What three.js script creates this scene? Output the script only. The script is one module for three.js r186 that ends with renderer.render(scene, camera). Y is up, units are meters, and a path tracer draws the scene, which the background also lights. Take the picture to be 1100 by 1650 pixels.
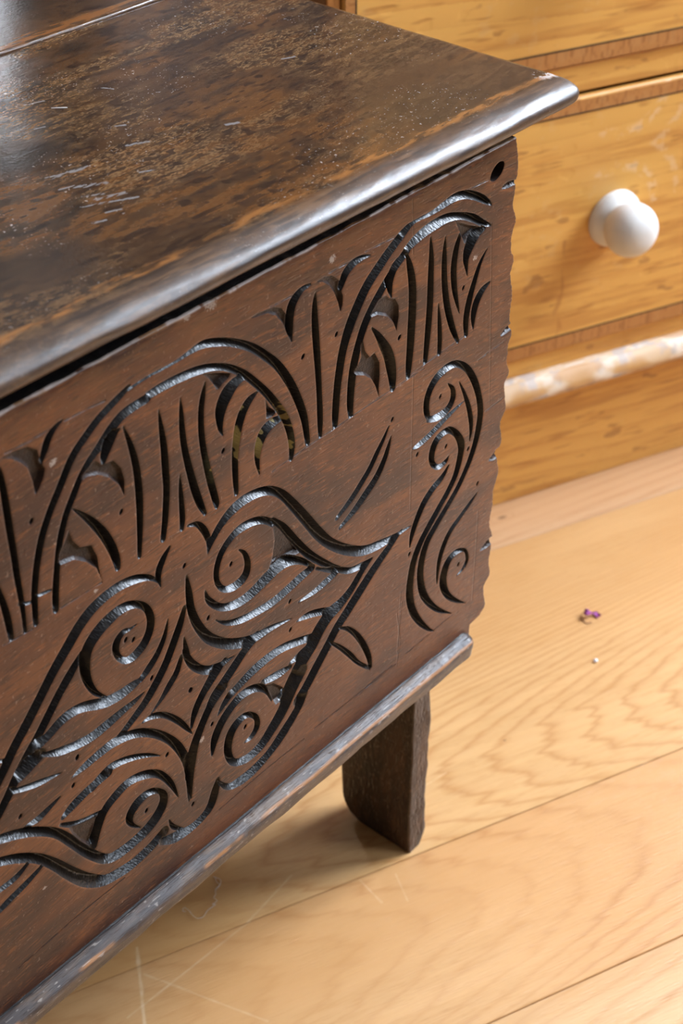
import * as THREE from 'three';
import { RoundedBoxGeometry } from 'three/addons/geometries/RoundedBoxGeometry.js';
import { mergeGeometries } from 'three/addons/utils/BufferGeometryUtils.js';
import { RectAreaLightUniformsLib } from 'three/addons/lights/RectAreaLightUniformsLib.js';

// ---------------------------------------------------------------- camera, daylight, exposure
const scene = new THREE.Scene();
const camera = new THREE.PerspectiveCamera(35.21, 1100 / 1650, 0.02, 40);
camera.position.set(-0.7173, 0.85, 0.95796);
camera.up.set(0.27119, 0.80139, -0.53313);
camera.lookAt(-0.7173 + 0.36897, 0.85 - 0.59813, 0.95796 - 0.71141);
camera.focus = 0.80;
camera.userData.fStop = 12.5;
scene.add(camera);

const renderer = new THREE.WebGLRenderer({ antialias: true });
renderer.toneMapping = THREE.LinearToneMapping;
renderer.toneMappingExposure = 1.22;
renderer.shadowMap.enabled = true;

scene.background = new THREE.Color().setRGB(0.80, 0.90, 1.0);      // bright overcast sky outside the windows
RectAreaLightUniformsLib.init();
function daylight(w, h, x, y, z, tx, ty, tz, strength) {             // the sky seen through one window opening
  const l = new THREE.RectAreaLight(new THREE.Color().setRGB(0.85, 0.965, 1.13), strength, w, h);
  l.position.set(x, y, z); l.lookAt(tx, ty, tz); scene.add(l); return l;
}
const WIN = { z0: -0.44, z1: 0.74, y0: 0.95, y1: 2.38, x: 1.35 };     // windows in the right-hand wall
const WIN2 = { z0: 1.10, z1: 2.06, y0: 0.95, y1: 2.38, x: 1.35 };
daylight(WIN.z1 - WIN.z0, WIN.y1 - WIN.y0, WIN.x + 0.20, (WIN.y0 + WIN.y1) / 2, (WIN.z0 + WIN.z1) / 2, 0, (WIN.y0 + WIN.y1) / 2, (WIN.z0 + WIN.z1) / 2, 40);
daylight(WIN2.z1 - WIN2.z0, WIN2.y1 - WIN2.y0, WIN2.x + 0.20, (WIN2.y0 + WIN2.y1) / 2, (WIN2.z0 + WIN2.z1) / 2, 0, (WIN2.y0 + WIN2.y1) / 2, (WIN2.z0 + WIN2.z1) / 2, 9);
const SLIT = { x0: -0.300, x1: -0.268, y0: 0.45, y1: 0.97, z: -0.60 };  // unseen slit in the back wall, shaped to give the lid's bright band
daylight(SLIT.x1 - SLIT.x0, SLIT.y1 - SLIT.y0, (SLIT.x0 + SLIT.x1) / 2, (SLIT.y0 + SLIT.y1) / 2, SLIT.z - 0.14, (SLIT.x0 + SLIT.x1) / 2, (SLIT.y0 + SLIT.y1) / 2, 1, 75);

// ---------------------------------------------------------------- helpers
let seed = 20240611;
function rnd() { seed = (seed + 0x6d2b79f5) | 0; let t = Math.imul(seed ^ (seed >>> 15), 1 | seed); t = (t + Math.imul(t ^ (t >>> 7), 61 | t)) ^ t; return ((t ^ (t >>> 14)) >>> 0) / 4294967296; }
const TAB = new Float32Array(65536); for (let i = 0; i < 65536; i++) TAB[i] = rnd();
function noise(x, y) {
  const xi = Math.floor(x), yi = Math.floor(y); let fx = x - xi, fy = y - yi;
  fx = fx * fx * (3 - 2 * fx); fy = fy * fy * (3 - 2 * fy);
  const a = xi & 255, b = (xi + 1) & 255, c = (yi & 255) << 8, d = ((yi + 1) & 255) << 8;
  const p = TAB[a + c], q = TAB[b + c], r = TAB[a + d], s = TAB[b + d];
  return p + (q - p) * fx + (r - p + (p - q - r + s) * fx) * fy;
}
function fbm(x, y, o) { let s = 0, a = 0.5, n = 0; for (let i = 0; i < o; i++) { s += a * noise(x, y); n += a; a *= 0.5; x = x * 2.03 + 17.3; y = y * 2.03 + 5.7; } return s / n; }
const clamp = (v, a = 0, b = 1) => v < a ? a : v > b ? b : v;
const step = (a, b, v) => { v = clamp((v - a) / (b - a)); return v * v * (3 - 2 * v); };
const LUT = new Uint8Array(4097); for (let i = 0; i <= 4096; i++) { const l = i / 4096; LUT[i] = Math.round(255 * (l <= 0.0031308 ? 12.92 * l : 1.055 * Math.pow(l, 1 / 2.4) - 0.055)); }
function colourMap(w, h, fn) {                                       // fn(u, v, out) -> linear rgb in out
  const d = new Uint8Array(w * h * 4), o = [0, 0, 0];
  for (let j = 0, k = 0; j < h; j++) for (let i = 0; i < w; i++, k += 4) {
    fn((i + 0.5) / w, (j + 0.5) / h, o);
    d[k] = LUT[(clamp(o[0]) * 4096) | 0]; d[k + 1] = LUT[(clamp(o[1]) * 4096) | 0]; d[k + 2] = LUT[(clamp(o[2]) * 4096) | 0]; d[k + 3] = 255;
  }
  return finish(new THREE.DataTexture(d, w, h), true);
}
function heightMap(w, h, fn) {                                       // fine relief, kept in full precision
  const d = new Float32Array(w * h * 4);
  for (let j = 0, k = 0; j < h; j++) for (let i = 0; i < w; i++, k += 4) { d[k] = d[k + 1] = d[k + 2] = fn((i + 0.5) / w, (j + 0.5) / h); d[k + 3] = 1; }
  const t = new THREE.DataTexture(d, w, h, THREE.RGBAFormat, THREE.FloatType); return finish(t, false);
}
function greyMap(w, h, fn) {
  const d = new Uint8Array(w * h * 4);
  for (let j = 0, k = 0; j < h; j++) for (let i = 0; i < w; i++, k += 4) { d[k] = d[k + 1] = d[k + 2] = (clamp(fn((i + 0.5) / w, (j + 0.5) / h)) * 255) | 0; d[k + 3] = 255; }
  return finish(new THREE.DataTexture(d, w, h), false);
}
function finish(t, srgb) {
  t.colorSpace = srgb ? THREE.SRGBColorSpace : THREE.NoColorSpace;
  t.wrapS = t.wrapT = THREE.MirroredRepeatWrapping; t.magFilter = THREE.LinearFilter; t.minFilter = THREE.LinearMipmapLinearFilter; t.generateMipmaps = true; t.needsUpdate = true; return t;
}
const mix = (o, c, t) => { o[0] += (c[0] - o[0]) * t; o[1] += (c[1] - o[1]) * t; o[2] += (c[2] - o[2]) * t; };
const set = (o, c) => { o[0] = c[0]; o[1] = c[1]; o[2] = c[2]; };

const used = new Map();
function numbered(name) { const n = used.get(name) || 0; used.set(name, n + 1); return n ? `${name}_${String(n).padStart(3, '0')}` : name; }
function mesh(name, geo, mat, parent = scene) {
  const m = new THREE.Mesh(geo, mat); m.name = parent === scene ? numbered(name) : name; m.castShadow = m.receiveShadow = true; parent.add(m); return m;
}
function thing(name, label, category, pos = [0, 0, 0], turn = 0) {
  const g = new THREE.Group(); g.name = numbered(name); g.position.set(...pos); g.rotation.y = turn; g.userData = { label, category }; scene.add(g); return g;
}
function struct(name, geo, mat) { const m = mesh(name, geo, mat); m.userData.kind = 'structure'; return m; }
function box(x0, x1, y0, y1, z0, z1, r = 0) {
  const g = r ? new RoundedBoxGeometry(x1 - x0, y1 - y0, z1 - z0, 2, r) : new THREE.BoxGeometry(x1 - x0, y1 - y0, z1 - z0);
  g.translate((x0 + x1) / 2, (y0 + y1) / 2, (z0 + z1) / 2); return g;
}
// texture coordinates from positions, in metres / the given size; side faces get the fitting pair of axes
function uvBox(g, sx, sy, ox = 0, oy = 0, along = 'x') {
  if (g.index) g = g.toNonIndexed();
  const p = g.attributes.position, n = g.attributes.normal, uv = new Float32Array(p.count * 2);
  for (let i = 0; i < p.count; i += 3) {
    let nx = 0, ny = 0, nz = 0; for (let k = 0; k < 3; k++) { nx += n.getX(i + k); ny += n.getY(i + k); nz += n.getZ(i + k); }
    nx = Math.abs(nx); ny = Math.abs(ny); nz = Math.abs(nz);
    for (let k = i; k < i + 3; k++) {
      const x = p.getX(k), y = p.getY(k), z = p.getZ(k); let a, b;
      if (along === 'x') { a = nx > ny && nx > nz ? z : x; b = ny >= nx && ny >= nz ? z : y; }
      else if (along === 'y') { a = y; b = nx > nz ? z : x; }
      else { a = z; b = nx > ny ? y : x; }
      uv[2 * k] = (a + ox) / sx; uv[2 * k + 1] = (b + oy) / sy;
    }
  }
  g.setAttribute('uv', new THREE.BufferAttribute(uv, 2)); return g;
}

// ---------------------------------------------------------------- the room shell
const wallPaint = new THREE.MeshStandardMaterial({ color: new THREE.Color().setRGB(0.17, 0.150, 0.130), roughness: 0.9 });
const whitePaint = new THREE.MeshStandardMaterial({ color: new THREE.Color().setRGB(0.8, 0.79, 0.76), roughness: 0.5 });
const ceilingPaint = new THREE.MeshStandardMaterial({ color: new THREE.Color().setRGB(0.42, 0.40, 0.37), roughness: 0.9 });
const RX0 = -3.6, RX1 = 1.35, RZ0 = -0.60, RZ1 = 3.8, RH = 2.5, TH = 0.15;
function wallWithHole(a0, a1, h, ha0, ha1, hy0, hy1, place) {        // four boxes around an opening
  return mergeGeometries([place(a0, ha0, 0, h), place(ha1, a1, 0, h), place(ha0, ha1, 0, hy0), place(ha0, ha1, hy1, h)]);
}
const across = (a, b, y0, y1) => box(RX1, RX1 + TH, y0, y1, a, b), pier = (WIN.z1 + WIN2.z0) / 2;
struct('wall_right', mergeGeometries([wallWithHole(RZ0 - TH, pier, RH, WIN.z0, WIN.z1, WIN.y0, WIN.y1, across), wallWithHole(pier, RZ1 + TH, RH, WIN2.z0, WIN2.z1, WIN2.y0, WIN2.y1, across)]), wallPaint);
struct('wall_back', wallWithHole(RX0, RX1, RH, SLIT.x0, SLIT.x1, SLIT.y0, SLIT.y1, (a, b, y0, y1) => box(a, b, y0, y1, RZ0 - TH, RZ0)), wallPaint);
struct('wall_left', box(RX0 - TH, RX0, 0, RH, RZ0 - TH, RZ1 + TH), wallPaint);
struct('wall_front', box(RX0, RX1, 0, RH, RZ1, RZ1 + TH), wallPaint);
struct('ceiling', box(RX0 - TH, RX1 + TH, RH, RH + TH, RZ0 - TH, RZ1 + TH), ceilingPaint);
const glass = new THREE.MeshPhysicalMaterial({ color: 0xffffff, transmission: 1, thickness: 0, roughness: 0, ior: 1.5 });
[WIN, WIN2].forEach(({ z0, z1, y0, y1 }, i) => {                      // sash windows: frame, upright bar, meeting rail, panes
  const w = new THREE.Group(); w.name = i ? 'window_3' : 'window_1'; w.userData.kind = 'structure'; scene.add(w);
  const x0 = RX1 + 0.05, x1 = RX1 + 0.09, f = 0.045, zm = (z0 + z1) / 2, ym = y0 + (y1 - y0) * 0.7;
  mesh('window_frame', mergeGeometries([box(x0, x1, y0, y1, z0, z0 + f), box(x0, x1, y0, y1, z1 - f, z1), box(x0, x1, y0, y0 + f, z0 + f, z1 - f), box(x0, x1, y1 - f, y1, z0 + f, z1 - f)]), whitePaint, w);
  mesh('glazing_bar', box(x0, x1, y0 + f, y1 - f, zm - 0.012, zm + 0.012), whitePaint, w);
  for (const [a, b] of [[z0 + f, zm - 0.012], [zm + 0.012, z1 - f]]) {
    mesh('glazing_bar', box(x0, x1, ym - 0.018, ym + 0.018, a, b), whitePaint, w);
    mesh('pane', box(x0 + 0.018, x0 + 0.021, y0 + f, ym - 0.018, a, b), glass, w);
    mesh('pane', box(x0 + 0.018, x0 + 0.021, ym + 0.018, y1 - f, a, b), glass, w);
  }
});
{
  const w = new THREE.Group(); w.name = 'unseen_window_2'; w.userData.kind = 'structure'; scene.add(w);  // unseen slit opening made for the bright band on the lid
  const { x0, x1, y0, y1, z } = SLIT, f = 0.006;
  mesh('window_frame', mergeGeometries([box(x0, x0 + f, y0, y1, z - 0.1, z - 0.06), box(x1 - f, x1, y0, y1, z - 0.1, z - 0.06), box(x0 + f, x1 - f, y0, y0 + f, z - 0.1, z - 0.06), box(x0 + f, x1 - f, y1 - f, y1, z - 0.1, z - 0.06)]), whitePaint, w);
  mesh('pane', box(x0 + f, x1 - f, y0 + f, y1 - f, z - 0.082, z - 0.079), glass, w);
}

// ---------------------------------------------------------------- oak floor, one mesh per board
const FX = 0.95, FX0 = -0.70;                                        // span of one board texture along the boards
// scratches in the floor varnish: [x, z] runs and a half width
const scratches = [
  { w: 0.0011, k: 0.75, p: [[-0.5264, 0.3057], [-0.5342, 0.3313], [-0.5434, 0.3619], [-0.55, 0.38]] },
  { w: 0.0006, k: 0.5, p: [[-0.5513, 0.3528], [-0.5051, 0.3372], [-0.4564, 0.3206], [-0.4109, 0.2968]] },
  { w: 0.0007, k: 0.35, p: [[-0.530, 0.3271], [-0.5197, 0.3393], [-0.4984, 0.366], [-0.4752, 0.3943]] },
  { w: 0.0008, k: 0.35, p: [[-0.372, 0.322], [-0.368, 0.345]] }, { w: 0.0006, k: 0.3, p: [[-0.348, 0.328], [-0.352, 0.352]] },
  { w: 0.0006, k: 0.3, p: [[-0.31, 0.27], [-0.27, 0.262]] },
];
function segDist(x, y, p) {
  let m = 9;
  for (let i = 0; i + 1 < p.length; i++) {
    const ax = p[i][0], ay = p[i][1], dx = p[i + 1][0] - ax, dy = p[i + 1][1] - ay;
    const t = clamp(((x - ax) * dx + (y - ay) * dy) / (dx * dx + dy * dy)), ex = x - ax - t * dx, ey = y - ay - t * dy;
    m = Math.min(m, ex * ex + ey * ey);
  }
  return Math.sqrt(m);
}
function boardTexture(z0, z1, s, tone, zc, dir, pitch, knots, bow) {
  const h = Math.max(256, Math.round((z1 - z0) / FX * 2048));
  const near = scratches.filter((c) => c.p.some((q) => q[1] > z0 - 0.02 && q[1] < z1 + 0.02));
  return colourMap(2048, h, (u, v, o) => {
    const x = FX0 + u * FX, z = z0 + v * (z1 - z0), dz = z - zc;
    set(o, tone);
    // growth rings of a plain-sawn board: nested parabolas near the heart line, straight lines away from it
    const wob = 0.030 * (fbm(x * 13 + s, z * 120, 3) - 0.5) + 0.05 * (fbm(x * 5 + 3, z * 22 + s, 2) - 0.5);
    const ring = (dz * dz * bow - dir * (x + wob)) / pitch + 0.35 * fbm(x * 7, z * 300 + s, 2), f = ring - Math.floor(ring);
    const late = f < 0.80 ? Math.pow(f / 0.80, 6) : Math.pow((1 - f) / 0.20, 1.2);
    const seen = 0.40 + 0.60 * step(0.3, 0.6, fbm(x * 6 + 9, z * 14 + s, 2));
    // fine pores and broad colour drift
    const pore = noise(x * 130 + s * 3, z * 1500), fleck = fbm(x * 40, z * 420 + s, 3);
    mix(o, [tone[0] * 0.80, tone[1] * 0.70, tone[2] * 0.56], 0.30 * step(0.60, 0.95, pore) + 0.22 * step(0.5, 0.75, fleck));
    mix(o, [tone[0] * 1.10, tone[1] * 1.12, tone[2] * 1.16], 0.55 * step(0.45, 0.72, fbm(x * 6 + 31, z * 90 + s, 3)));
    mix(o, [tone[0] * 0.93, tone[1] * 0.84, tone[2] * 0.72], 0.7 * step(0.4, 0.7, fbm(x * 4 + s, z * 9 + 7, 2)));
    mix(o, [tone[0] * 0.70, tone[1] * 0.53, tone[2] * 0.36], 0.62 * late * seen);
    for (const [kx, kz, kr] of knots) {
      const d = Math.hypot((x - kx) / 2.2, z - kz) / kr + 0.5 * (fbm(x * 90, z * 160, 2) - 0.5);
      if (d < 1) mix(o, [0.13, 0.06, 0.025], 0.8 * step(1, 0.3, d)); else if (d < 3) mix(o, [tone[0] * 0.8, tone[1] * 0.7, tone[2] * 0.58], 0.5 * (Math.sin(d * 9) > 0.2 ? 1 : 0) * step(3, 1.2, d));
    }
    for (const c of near) { const d = segDist(x, z, c.p) / (c.w * (0.6 + 0.8 * noise(x * 180, z * 180))); if (d < 1.5) mix(o, [0.80, 0.62, 0.40], 0.7 * c.k * step(1.5, 0.5, d) * (0.35 + 0.65 * noise(x * 300, z * 300))); }
  });
}
const floorBump = heightMap(1024, 512, (u, v) => 0.5 + 0.35 * (fbm(u * 60, v * 300, 3) - 0.5) - 0.3 * step(0.7, 0.95, noise(u * 130, v * 500)) + 0.25 * (fbm(u * 9, v * 9, 2) - 0.5));
const floorRough = greyMap(512, 512, (u, v) => 0.30 + 0.16 * fbm(u * 40, v * 120, 3));
{
  const floor = struct('floor', box(RX0 - TH, RX1 + TH, -0.15, -0.0205, RZ0 - TH, RZ1 + TH), new THREE.MeshStandardMaterial({ color: 0x3a2a1c, roughness: 0.95 }));
  const seams = [-0.60, -0.4795, -0.213, 0.0531, 0.3196, 0.4582, 0.7247, 0.8633, 1.13, 1.3965, 1.535, 1.80, 2.07, 2.335, 2.60, 2.87, 3.15, 3.40, 3.60, 3.8];
  const looks = {                                                    // tone, heart line, ring direction, ring spacing, knots
    2: { tone: [0.56, 0.338, 0.180], zc: 0.15, dir: 1, pitch: 0.16, k: 60, knots: [[-0.0715, 0.018, 0.0035]] },
    3: { tone: [0.565, 0.322, 0.132], zc: 0.275, dir: 1, pitch: 0.042, k: 38, knots: [[-0.2147, 0.2532, 0.0011]] },
    4: { tone: [0.565, 0.315, 0.134], zc: 0.366, dir: -1, pitch: 0.050, k: 26, knots: [] },
    5: { tone: [0.56, 0.332, 0.155], zc: 0.62, dir: 1, pitch: 0.09, k: 22, knots: [] },
  };
  for (let i = 0; i + 1 < seams.length; i++) {
    const a = seams[i], b = seams[i + 1], L = looks[i] || looks[2 + (i * 7) % 4], seen = looks[i];
    const key = seen ? i : 2 + (i * 7) % 4;
    if (!boardTexture[key]) { const k = looks[key]; boardTexture[key] = new THREE.MeshStandardMaterial({ map: boardTexture(seams[key], seams[key + 1], key * 13.7, k.tone, k.zc, k.dir, k.pitch, k.knots, k.k), roughness: 1, roughnessMap: floorRough, bumpMap: floorBump, bumpScale: 0.00035 }); }
    const g0 = 0.00025, bev = 0.0007, x0 = RX0, x1 = RX1;             // chamfered long edges, an open joint of a millimetre
    const prof = [[a + g0, -0.02], [a + g0, -bev], [a + g0 + bev * 0.8, 0], [b - g0 - bev * 0.8, 0], [b - g0, -bev], [b - g0, -0.02]];
    const P = [], UV = [], N = [];
    const put = (x, q, n) => { P.push(x, q[1], q[0]); N.push(0, n[1], n[0]); UV.push((x - FX0) / FX, clamp((q[0] - a) / (b - a), 0.002, 0.998)); };
    for (let k = 0; k + 1 < prof.length; k++) {
      const p = prof[k], q = prof[k + 1], l = Math.hypot(q[0] - p[0], q[1] - p[1]), n = [-(q[1] - p[1]) / l, (q[0] - p[0]) / l];
      put(x0, p, n); put(x0, q, n); put(x1, q, n); put(x0, p, n); put(x1, q, n); put(x1, p, n);
    }
    const g = new THREE.BufferGeometry();
    g.setAttribute('position', new THREE.Float32BufferAttribute(P, 3)); g.setAttribute('normal', new THREE.Float32BufferAttribute(N, 3)); g.setAttribute('uv', new THREE.Float32BufferAttribute(UV, 2));
    mesh(i ? `floor_board_${String(i).padStart(3, '0')}` : 'floor_board', g, boardTexture[key], floor);
  }
}

// ---------------------------------------------------------------- pine chest of drawers
const pineTone = [0.74, 0.385, 0.092];
function pineColour(u, v, o) {
  const x = u * 0.9, y = v * 0.45; set(o, pineTone);
  const r = y * 62 + 3.2 * fbm(x * 2.2, y * 7, 3), f = r - Math.floor(r);
  mix(o, [0.52, 0.20, 0.034], 0.42 * Math.pow(f, 3));
  mix(o, [0.74, 0.405, 0.100], 0.65 * step(0.45, 0.75, fbm(x * 5, y * 26 + 9, 3)));
  mix(o, [0.47, 0.185, 0.035], 0.55 * step(0.50, 0.80, fbm(x * 14 + 4, y * 130, 3)));
  mix(o, [0.34, 0.115, 0.020], 0.50 * step(0.66, 0.84, fbm(x * 26 + 2, y * 190 + 3, 3)));
  mix(o, [0.30, 0.115, 0.030], 0.55 * step(0.74, 0.84, fbm(x * 46 + 70, y * 90 + 30, 3)));
  mix(o, [0.72, 0.46, 0.20], 0.22 * step(0.66, 0.78, fbm(x * 90 + 13, y * 110 + 40, 3)) * step(0.48, 0.66, fbm(x * 8, y * 8, 2)));
}
const pineMap = colourMap(1536, 768, pineColour);
const scuffedMap = colourMap(1536, 768, (u, v, o) => {               // lower drawer: pale scuffs in arcs around its knob
  pineColour(u, v, o); const x = u * 0.9 - 0.31 - 0.0235, y = v * 0.45 - 0.13 - 0.2618, r = Math.hypot(x, y * 0.9), a = Math.atan2(y, x);
  const ring = Math.max(step(0.006, 0.001, Math.abs(r - 0.040)), 0.8 * step(0.005, 0.001, Math.abs(r - 0.062)) * step(1.9, 1.2, a));
  if (a > 0.15 && a < 2.2) mix(o, [0.80, 0.58, 0.36], 0.45 * ring * step(0.46, 0.62, fbm(x * 190 + 5, y * 190 + 9, 3)));
  if (y < -0.01 && y > -0.10) mix(o, [0.40, 0.15, 0.032], 0.5 * step(0.004, 0.001, Math.abs(x + 0.047 + 0.012 * (fbm(y * 40, 3, 2) - 0.5))) * step(0.4, 0.6, fbm(x * 120, y * 90, 2)));
});
const pineBump = heightMap(768, 384, (u, v) => 0.6 + 0.3 * (fbm(u * 30, v * 130, 3) - 0.5) - 0.4 * step(0.70, 0.82, fbm(u * 60 + 3, v * 50, 2)));
const pine = new THREE.MeshStandardMaterial({ map: pineMap, bumpMap: pineBump, bumpScale: 0.0004, roughness: 0.42 });
const pineScuffed = new THREE.MeshStandardMaterial({ map: scuffedMap, bumpMap: pineBump, bumpScale: 0.0004, roughness: 0.42 });
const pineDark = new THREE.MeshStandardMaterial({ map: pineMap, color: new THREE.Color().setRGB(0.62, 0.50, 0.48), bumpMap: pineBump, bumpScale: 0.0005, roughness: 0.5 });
const bandMap = colourMap(1024, 128, (u, v, o) => {                  // crossbanding: short upright grain
  set(o, [0.47, 0.200, 0.055]); const x = u * 0.3;
  mix(o, [0.31, 0.115, 0.030], 0.8 * step(0.45, 0.75, fbm(x * 420, v * 2.2, 3))); mix(o, [0.50, 0.24, 0.075], 0.5 * step(0.5, 0.7, fbm(x * 170 + 9, v * 1.3, 2)));
});
const band = new THREE.MeshStandardMaterial({ map: bandMap, roughness: 0.45 });
const stringing = new THREE.MeshStandardMaterial({ color: new THREE.Color().setRGB(0.055, 0.026, 0.010), roughness: 0.5 });
const wornLitMap = colourMap(1024, 128, (u, v, o) => {                  // worn moulding, the window light it catches painted in as pale tones
  const x = u * 0.5; set(o, [0.62, 0.40, 0.22]);
  mix(o, [0.74, 0.60, 0.46], 0.8 * step(0.42, 0.66, fbm(x * 60, v * 5, 3))); mix(o, [0.42, 0.34, 0.30], 0.7 * step(0.58, 0.74, fbm(x * 90 + 5, v * 4 + 3, 3)));
  mix(o, [0.50, 0.24, 0.06], 0.8 * step(0.55, 0.7, fbm(x * 26 + 50, v * 3, 2)));
});
const worn = new THREE.MeshStandardMaterial({ map: wornLitMap, roughness: 0.5 });
const porcelain = new THREE.MeshStandardMaterial({ color: new THREE.Color().setRGB(0.72, 0.705, 0.68), roughness: 0.5 });
const wood = (g, oy = 0) => uvBox(g, 0.9, 0.45, 0.31, oy);
{
  const t = thing('chest_of_drawers', 'honey pine chest of drawers with dark crossbanded drawers and a white knob', 'chest of drawers');
  const L = -0.2346, R = 0.70, B = -0.56, H = 1.02, s = 0.011;
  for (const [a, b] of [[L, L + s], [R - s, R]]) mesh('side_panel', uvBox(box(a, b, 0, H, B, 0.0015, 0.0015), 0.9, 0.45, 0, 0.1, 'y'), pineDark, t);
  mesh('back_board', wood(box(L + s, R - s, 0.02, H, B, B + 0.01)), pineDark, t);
  mesh('top_board', wood(box(L - 0.015, R + 0.015, H, H + 0.022, B, 0.02, 0.006)), pine, t);
  mesh('plinth', wood(box(L + 0.0005, R, 0, 0.1275, -0.025, 0, 0.0012), 0.22), pine, t);
  { // moulding over the plinth, rounded nose and a groove line above it
    const prof = [[-0.004, 0.1095], [0.0125, 0.1100], [0.0158, 0.1125], [0.0162, 0.1165], [0.0150, 0.1205], [0.0115, 0.1252], [0.0068, 0.1288], [0.0058, 0.1282], [0.0046, 0.1288], [0.0030, 0.1312], [-0.004, 0.1318]];
    const n = 160, P = [], UV = [], I = [];
    for (let i = 0; i <= n; i++) { const x = L - 0.004 + (R - L + 0.008) * i / n; for (let k = 0; k < prof.length; k++) { const w = k > 0 && k < 6 ? 0.0012 * (fbm(x * 60, k * 0.6, 2) - 0.6) : 0; P.push(x, prof[k][1] + w, prof[k][0] + w); UV.push(x / 0.5, k / (prof.length - 1)); } }
    for (let i = 0; i < n; i++) for (let k = 0; k + 1 < prof.length; k++) { const a = i * prof.length + k, b = a + prof.length; I.push(a, b, a + 1, a + 1, b, b + 1); }
    const g = new THREE.BufferGeometry(); g.setAttribute('position', new THREE.Float32BufferAttribute(P, 3)); g.setAttribute('uv', new THREE.Float32BufferAttribute(UV, 2)); g.setIndex(I); g.computeVertexNormals();
    mesh('moulding', g, worn, t);
  }
  const rows = [[0.1492, 0.3722], [0.3975, 0.6205], [0.6475, 0.80], [0.827, 0.98]];
  for (const [y0, y1] of [[0.1305, 0.1480], [0.3745, 0.3963], [0.6245, 0.6463], [0.804, 0.8258], [0.984, 1.02]]) mesh('rail', wood(box(L + s, R - s, y0, y1, -0.02, 0.001, 0.001), y0 * 3), pine, t);
  const knobShape = [[0, 0.0001], [0.0222, 0.0001], [0.0236, 0.0010], [0.0240, 0.0026], [0.0234, 0.0048], [0.0217, 0.0072], [0.0194, 0.0092], [0.0178, 0.0106], [0.0174, 0.0118], [0.0182, 0.0134], [0.0200, 0.0158], [0.0216, 0.0194], [0.0222, 0.0234], [0.0220, 0.0276], [0.0206, 0.0322], [0.0178, 0.0364], [0.0134, 0.0400], [0.0070, 0.0424], [0, 0.0430]].map(([r, h]) => new THREE.Vector2(r, h));
  const kg = new THREE.LatheGeometry(new THREE.SplineCurve(knobShape).getPoints(72).map((v) => new THREE.Vector2(Math.max(0, v.x), v.y)), 48); kg.rotateX(Math.PI / 2);
  rows.forEach(([y0, y1], i) => {
    const x0 = L + s + 0.0006, x1 = R - s - 0.0006, F = 0.0042, bw = 0.0118, sw = 0.0013, e = 0.0030;
    const d = mesh('drawer', wood(box(x0, x1, y0, y1 - 0.0006, -0.0034, F, 0.0028), 0.13 + 0.17 * i), i ? pine : pineScuffed, t);
    const bx0 = x0 + 0.0015, bx1 = x1 - 0.0015, by0 = y0 + 0.0012, by1 = y1 - e, z0 = F - 0.001, z1 = F + 0.00025;
    const bh = (a, b, c, f2) => uvBox(box(a, b, c, f2, z0, z1), 0.3, 0.012);
    const bv = (a, b, c, f2) => uvBox(box(a, b, c, f2, z0, z1), 0.3, 0.012, 0, 0, 'y');
    mesh('banding', bh(bx0, bx1, by0, by0 + bw), band, d); mesh('banding', bh(bx0, bx1, by1 - bw + 0.002, by1), band, d);
    mesh('banding', bv(bx0, bx0 + 0.0075, by0 + bw, by1 - bw + 0.002), band, d); mesh('banding', bv(bx1 - 0.0075, bx1, by0 + bw, by1 - bw + 0.002), band, d);
    const sx0 = bx0 + 0.0075, sx1 = bx1 - 0.0075, sy0 = by0 + bw, sy1 = by1 - bw + 0.002;
    mesh('stringing', box(sx0, sx1, sy0, sy0 + sw, z0, z1 + 0.0001), stringing, d); mesh('stringing', box(sx0, sx1, sy1 - sw, sy1, z0, z1 + 0.0001), stringing, d);
    mesh('stringing', box(sx0, sx0 + sw, sy0 + sw, sy1 - sw, z0, z1 + 0.0001), stringing, d); mesh('stringing', box(sx1 - sw, sx1, sy0 + sw, sy1 - sw, z0, z1 + 0.0001), stringing, d);
    const kx = 0.0235, ky = i === 0 ? 0.2618 : (y0 + y1) / 2;
    for (const x of [kx, L + R - kx]) { const k = mesh('knob', kg, porcelain, d); k.position.set(x, ky, F); if (i === 0) k.userData.label = 'round white porcelain knob'; }
  });
}

// ---------------------------------------------------------------- carved oak chest: local x along the front (0 = inner face of the right end board), z out of the front
const chest = thing('carved_chest', 'dark antique oak chest with deep scroll carving, plank lid and slab feet', 'chest', [-0.33168, 0, 0.31647], 22.333 * Math.PI / 180);
const TP = 0.5177, YB = 0.185, ZF = 0.0221;                          // top and bottom of the front plank, its face
const PX0 = -0.370, PX1 = 0.052, PY0 = 0.190, PY1 = 0.520;           // span of the front plank's texture

// The carving: every line is one pass of the gouge, [x, y, half width] in millimetres on the front plank.
const cuts = [], scribes = [];
function spline(p, n) {                                              // Catmull-Rom through the given points
  const out = [];
  for (let i = 0; i + 1 < p.length; i++) {
    const a = p[Math.max(0, i - 1)], b = p[i], c = p[i + 1], d = p[Math.min(p.length - 1, i + 2)];
    for (let k = 0; k < n; k++) { const t = k / n, q = []; for (let j = 0; j < b.length; j++) q.push(0.5 * (2 * b[j] + (c[j] - a[j]) * t + (2 * a[j] - 5 * b[j] + 4 * c[j] - d[j]) * t * t + (3 * b[j] - a[j] - 3 * c[j] + d[j]) * t * t * t)); out.push(q); }
  }
  out.push(p[p.length - 1].slice()); return out;
}
function cut(...p) { const s = spline(p, 7); for (const q of s) q[2] = Math.max(q[2] * 0.9, 0.12); let len = 0; s.forEach((q, i) => { if (i) len += Math.hypot(q[0] - s[i - 1][0], q[1] - s[i - 1][1]); q[3] = len; }); cuts.push({ kind: 'cut', line: s, len, r: Math.max(...s.map((q) => q[2])) }); }
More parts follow.
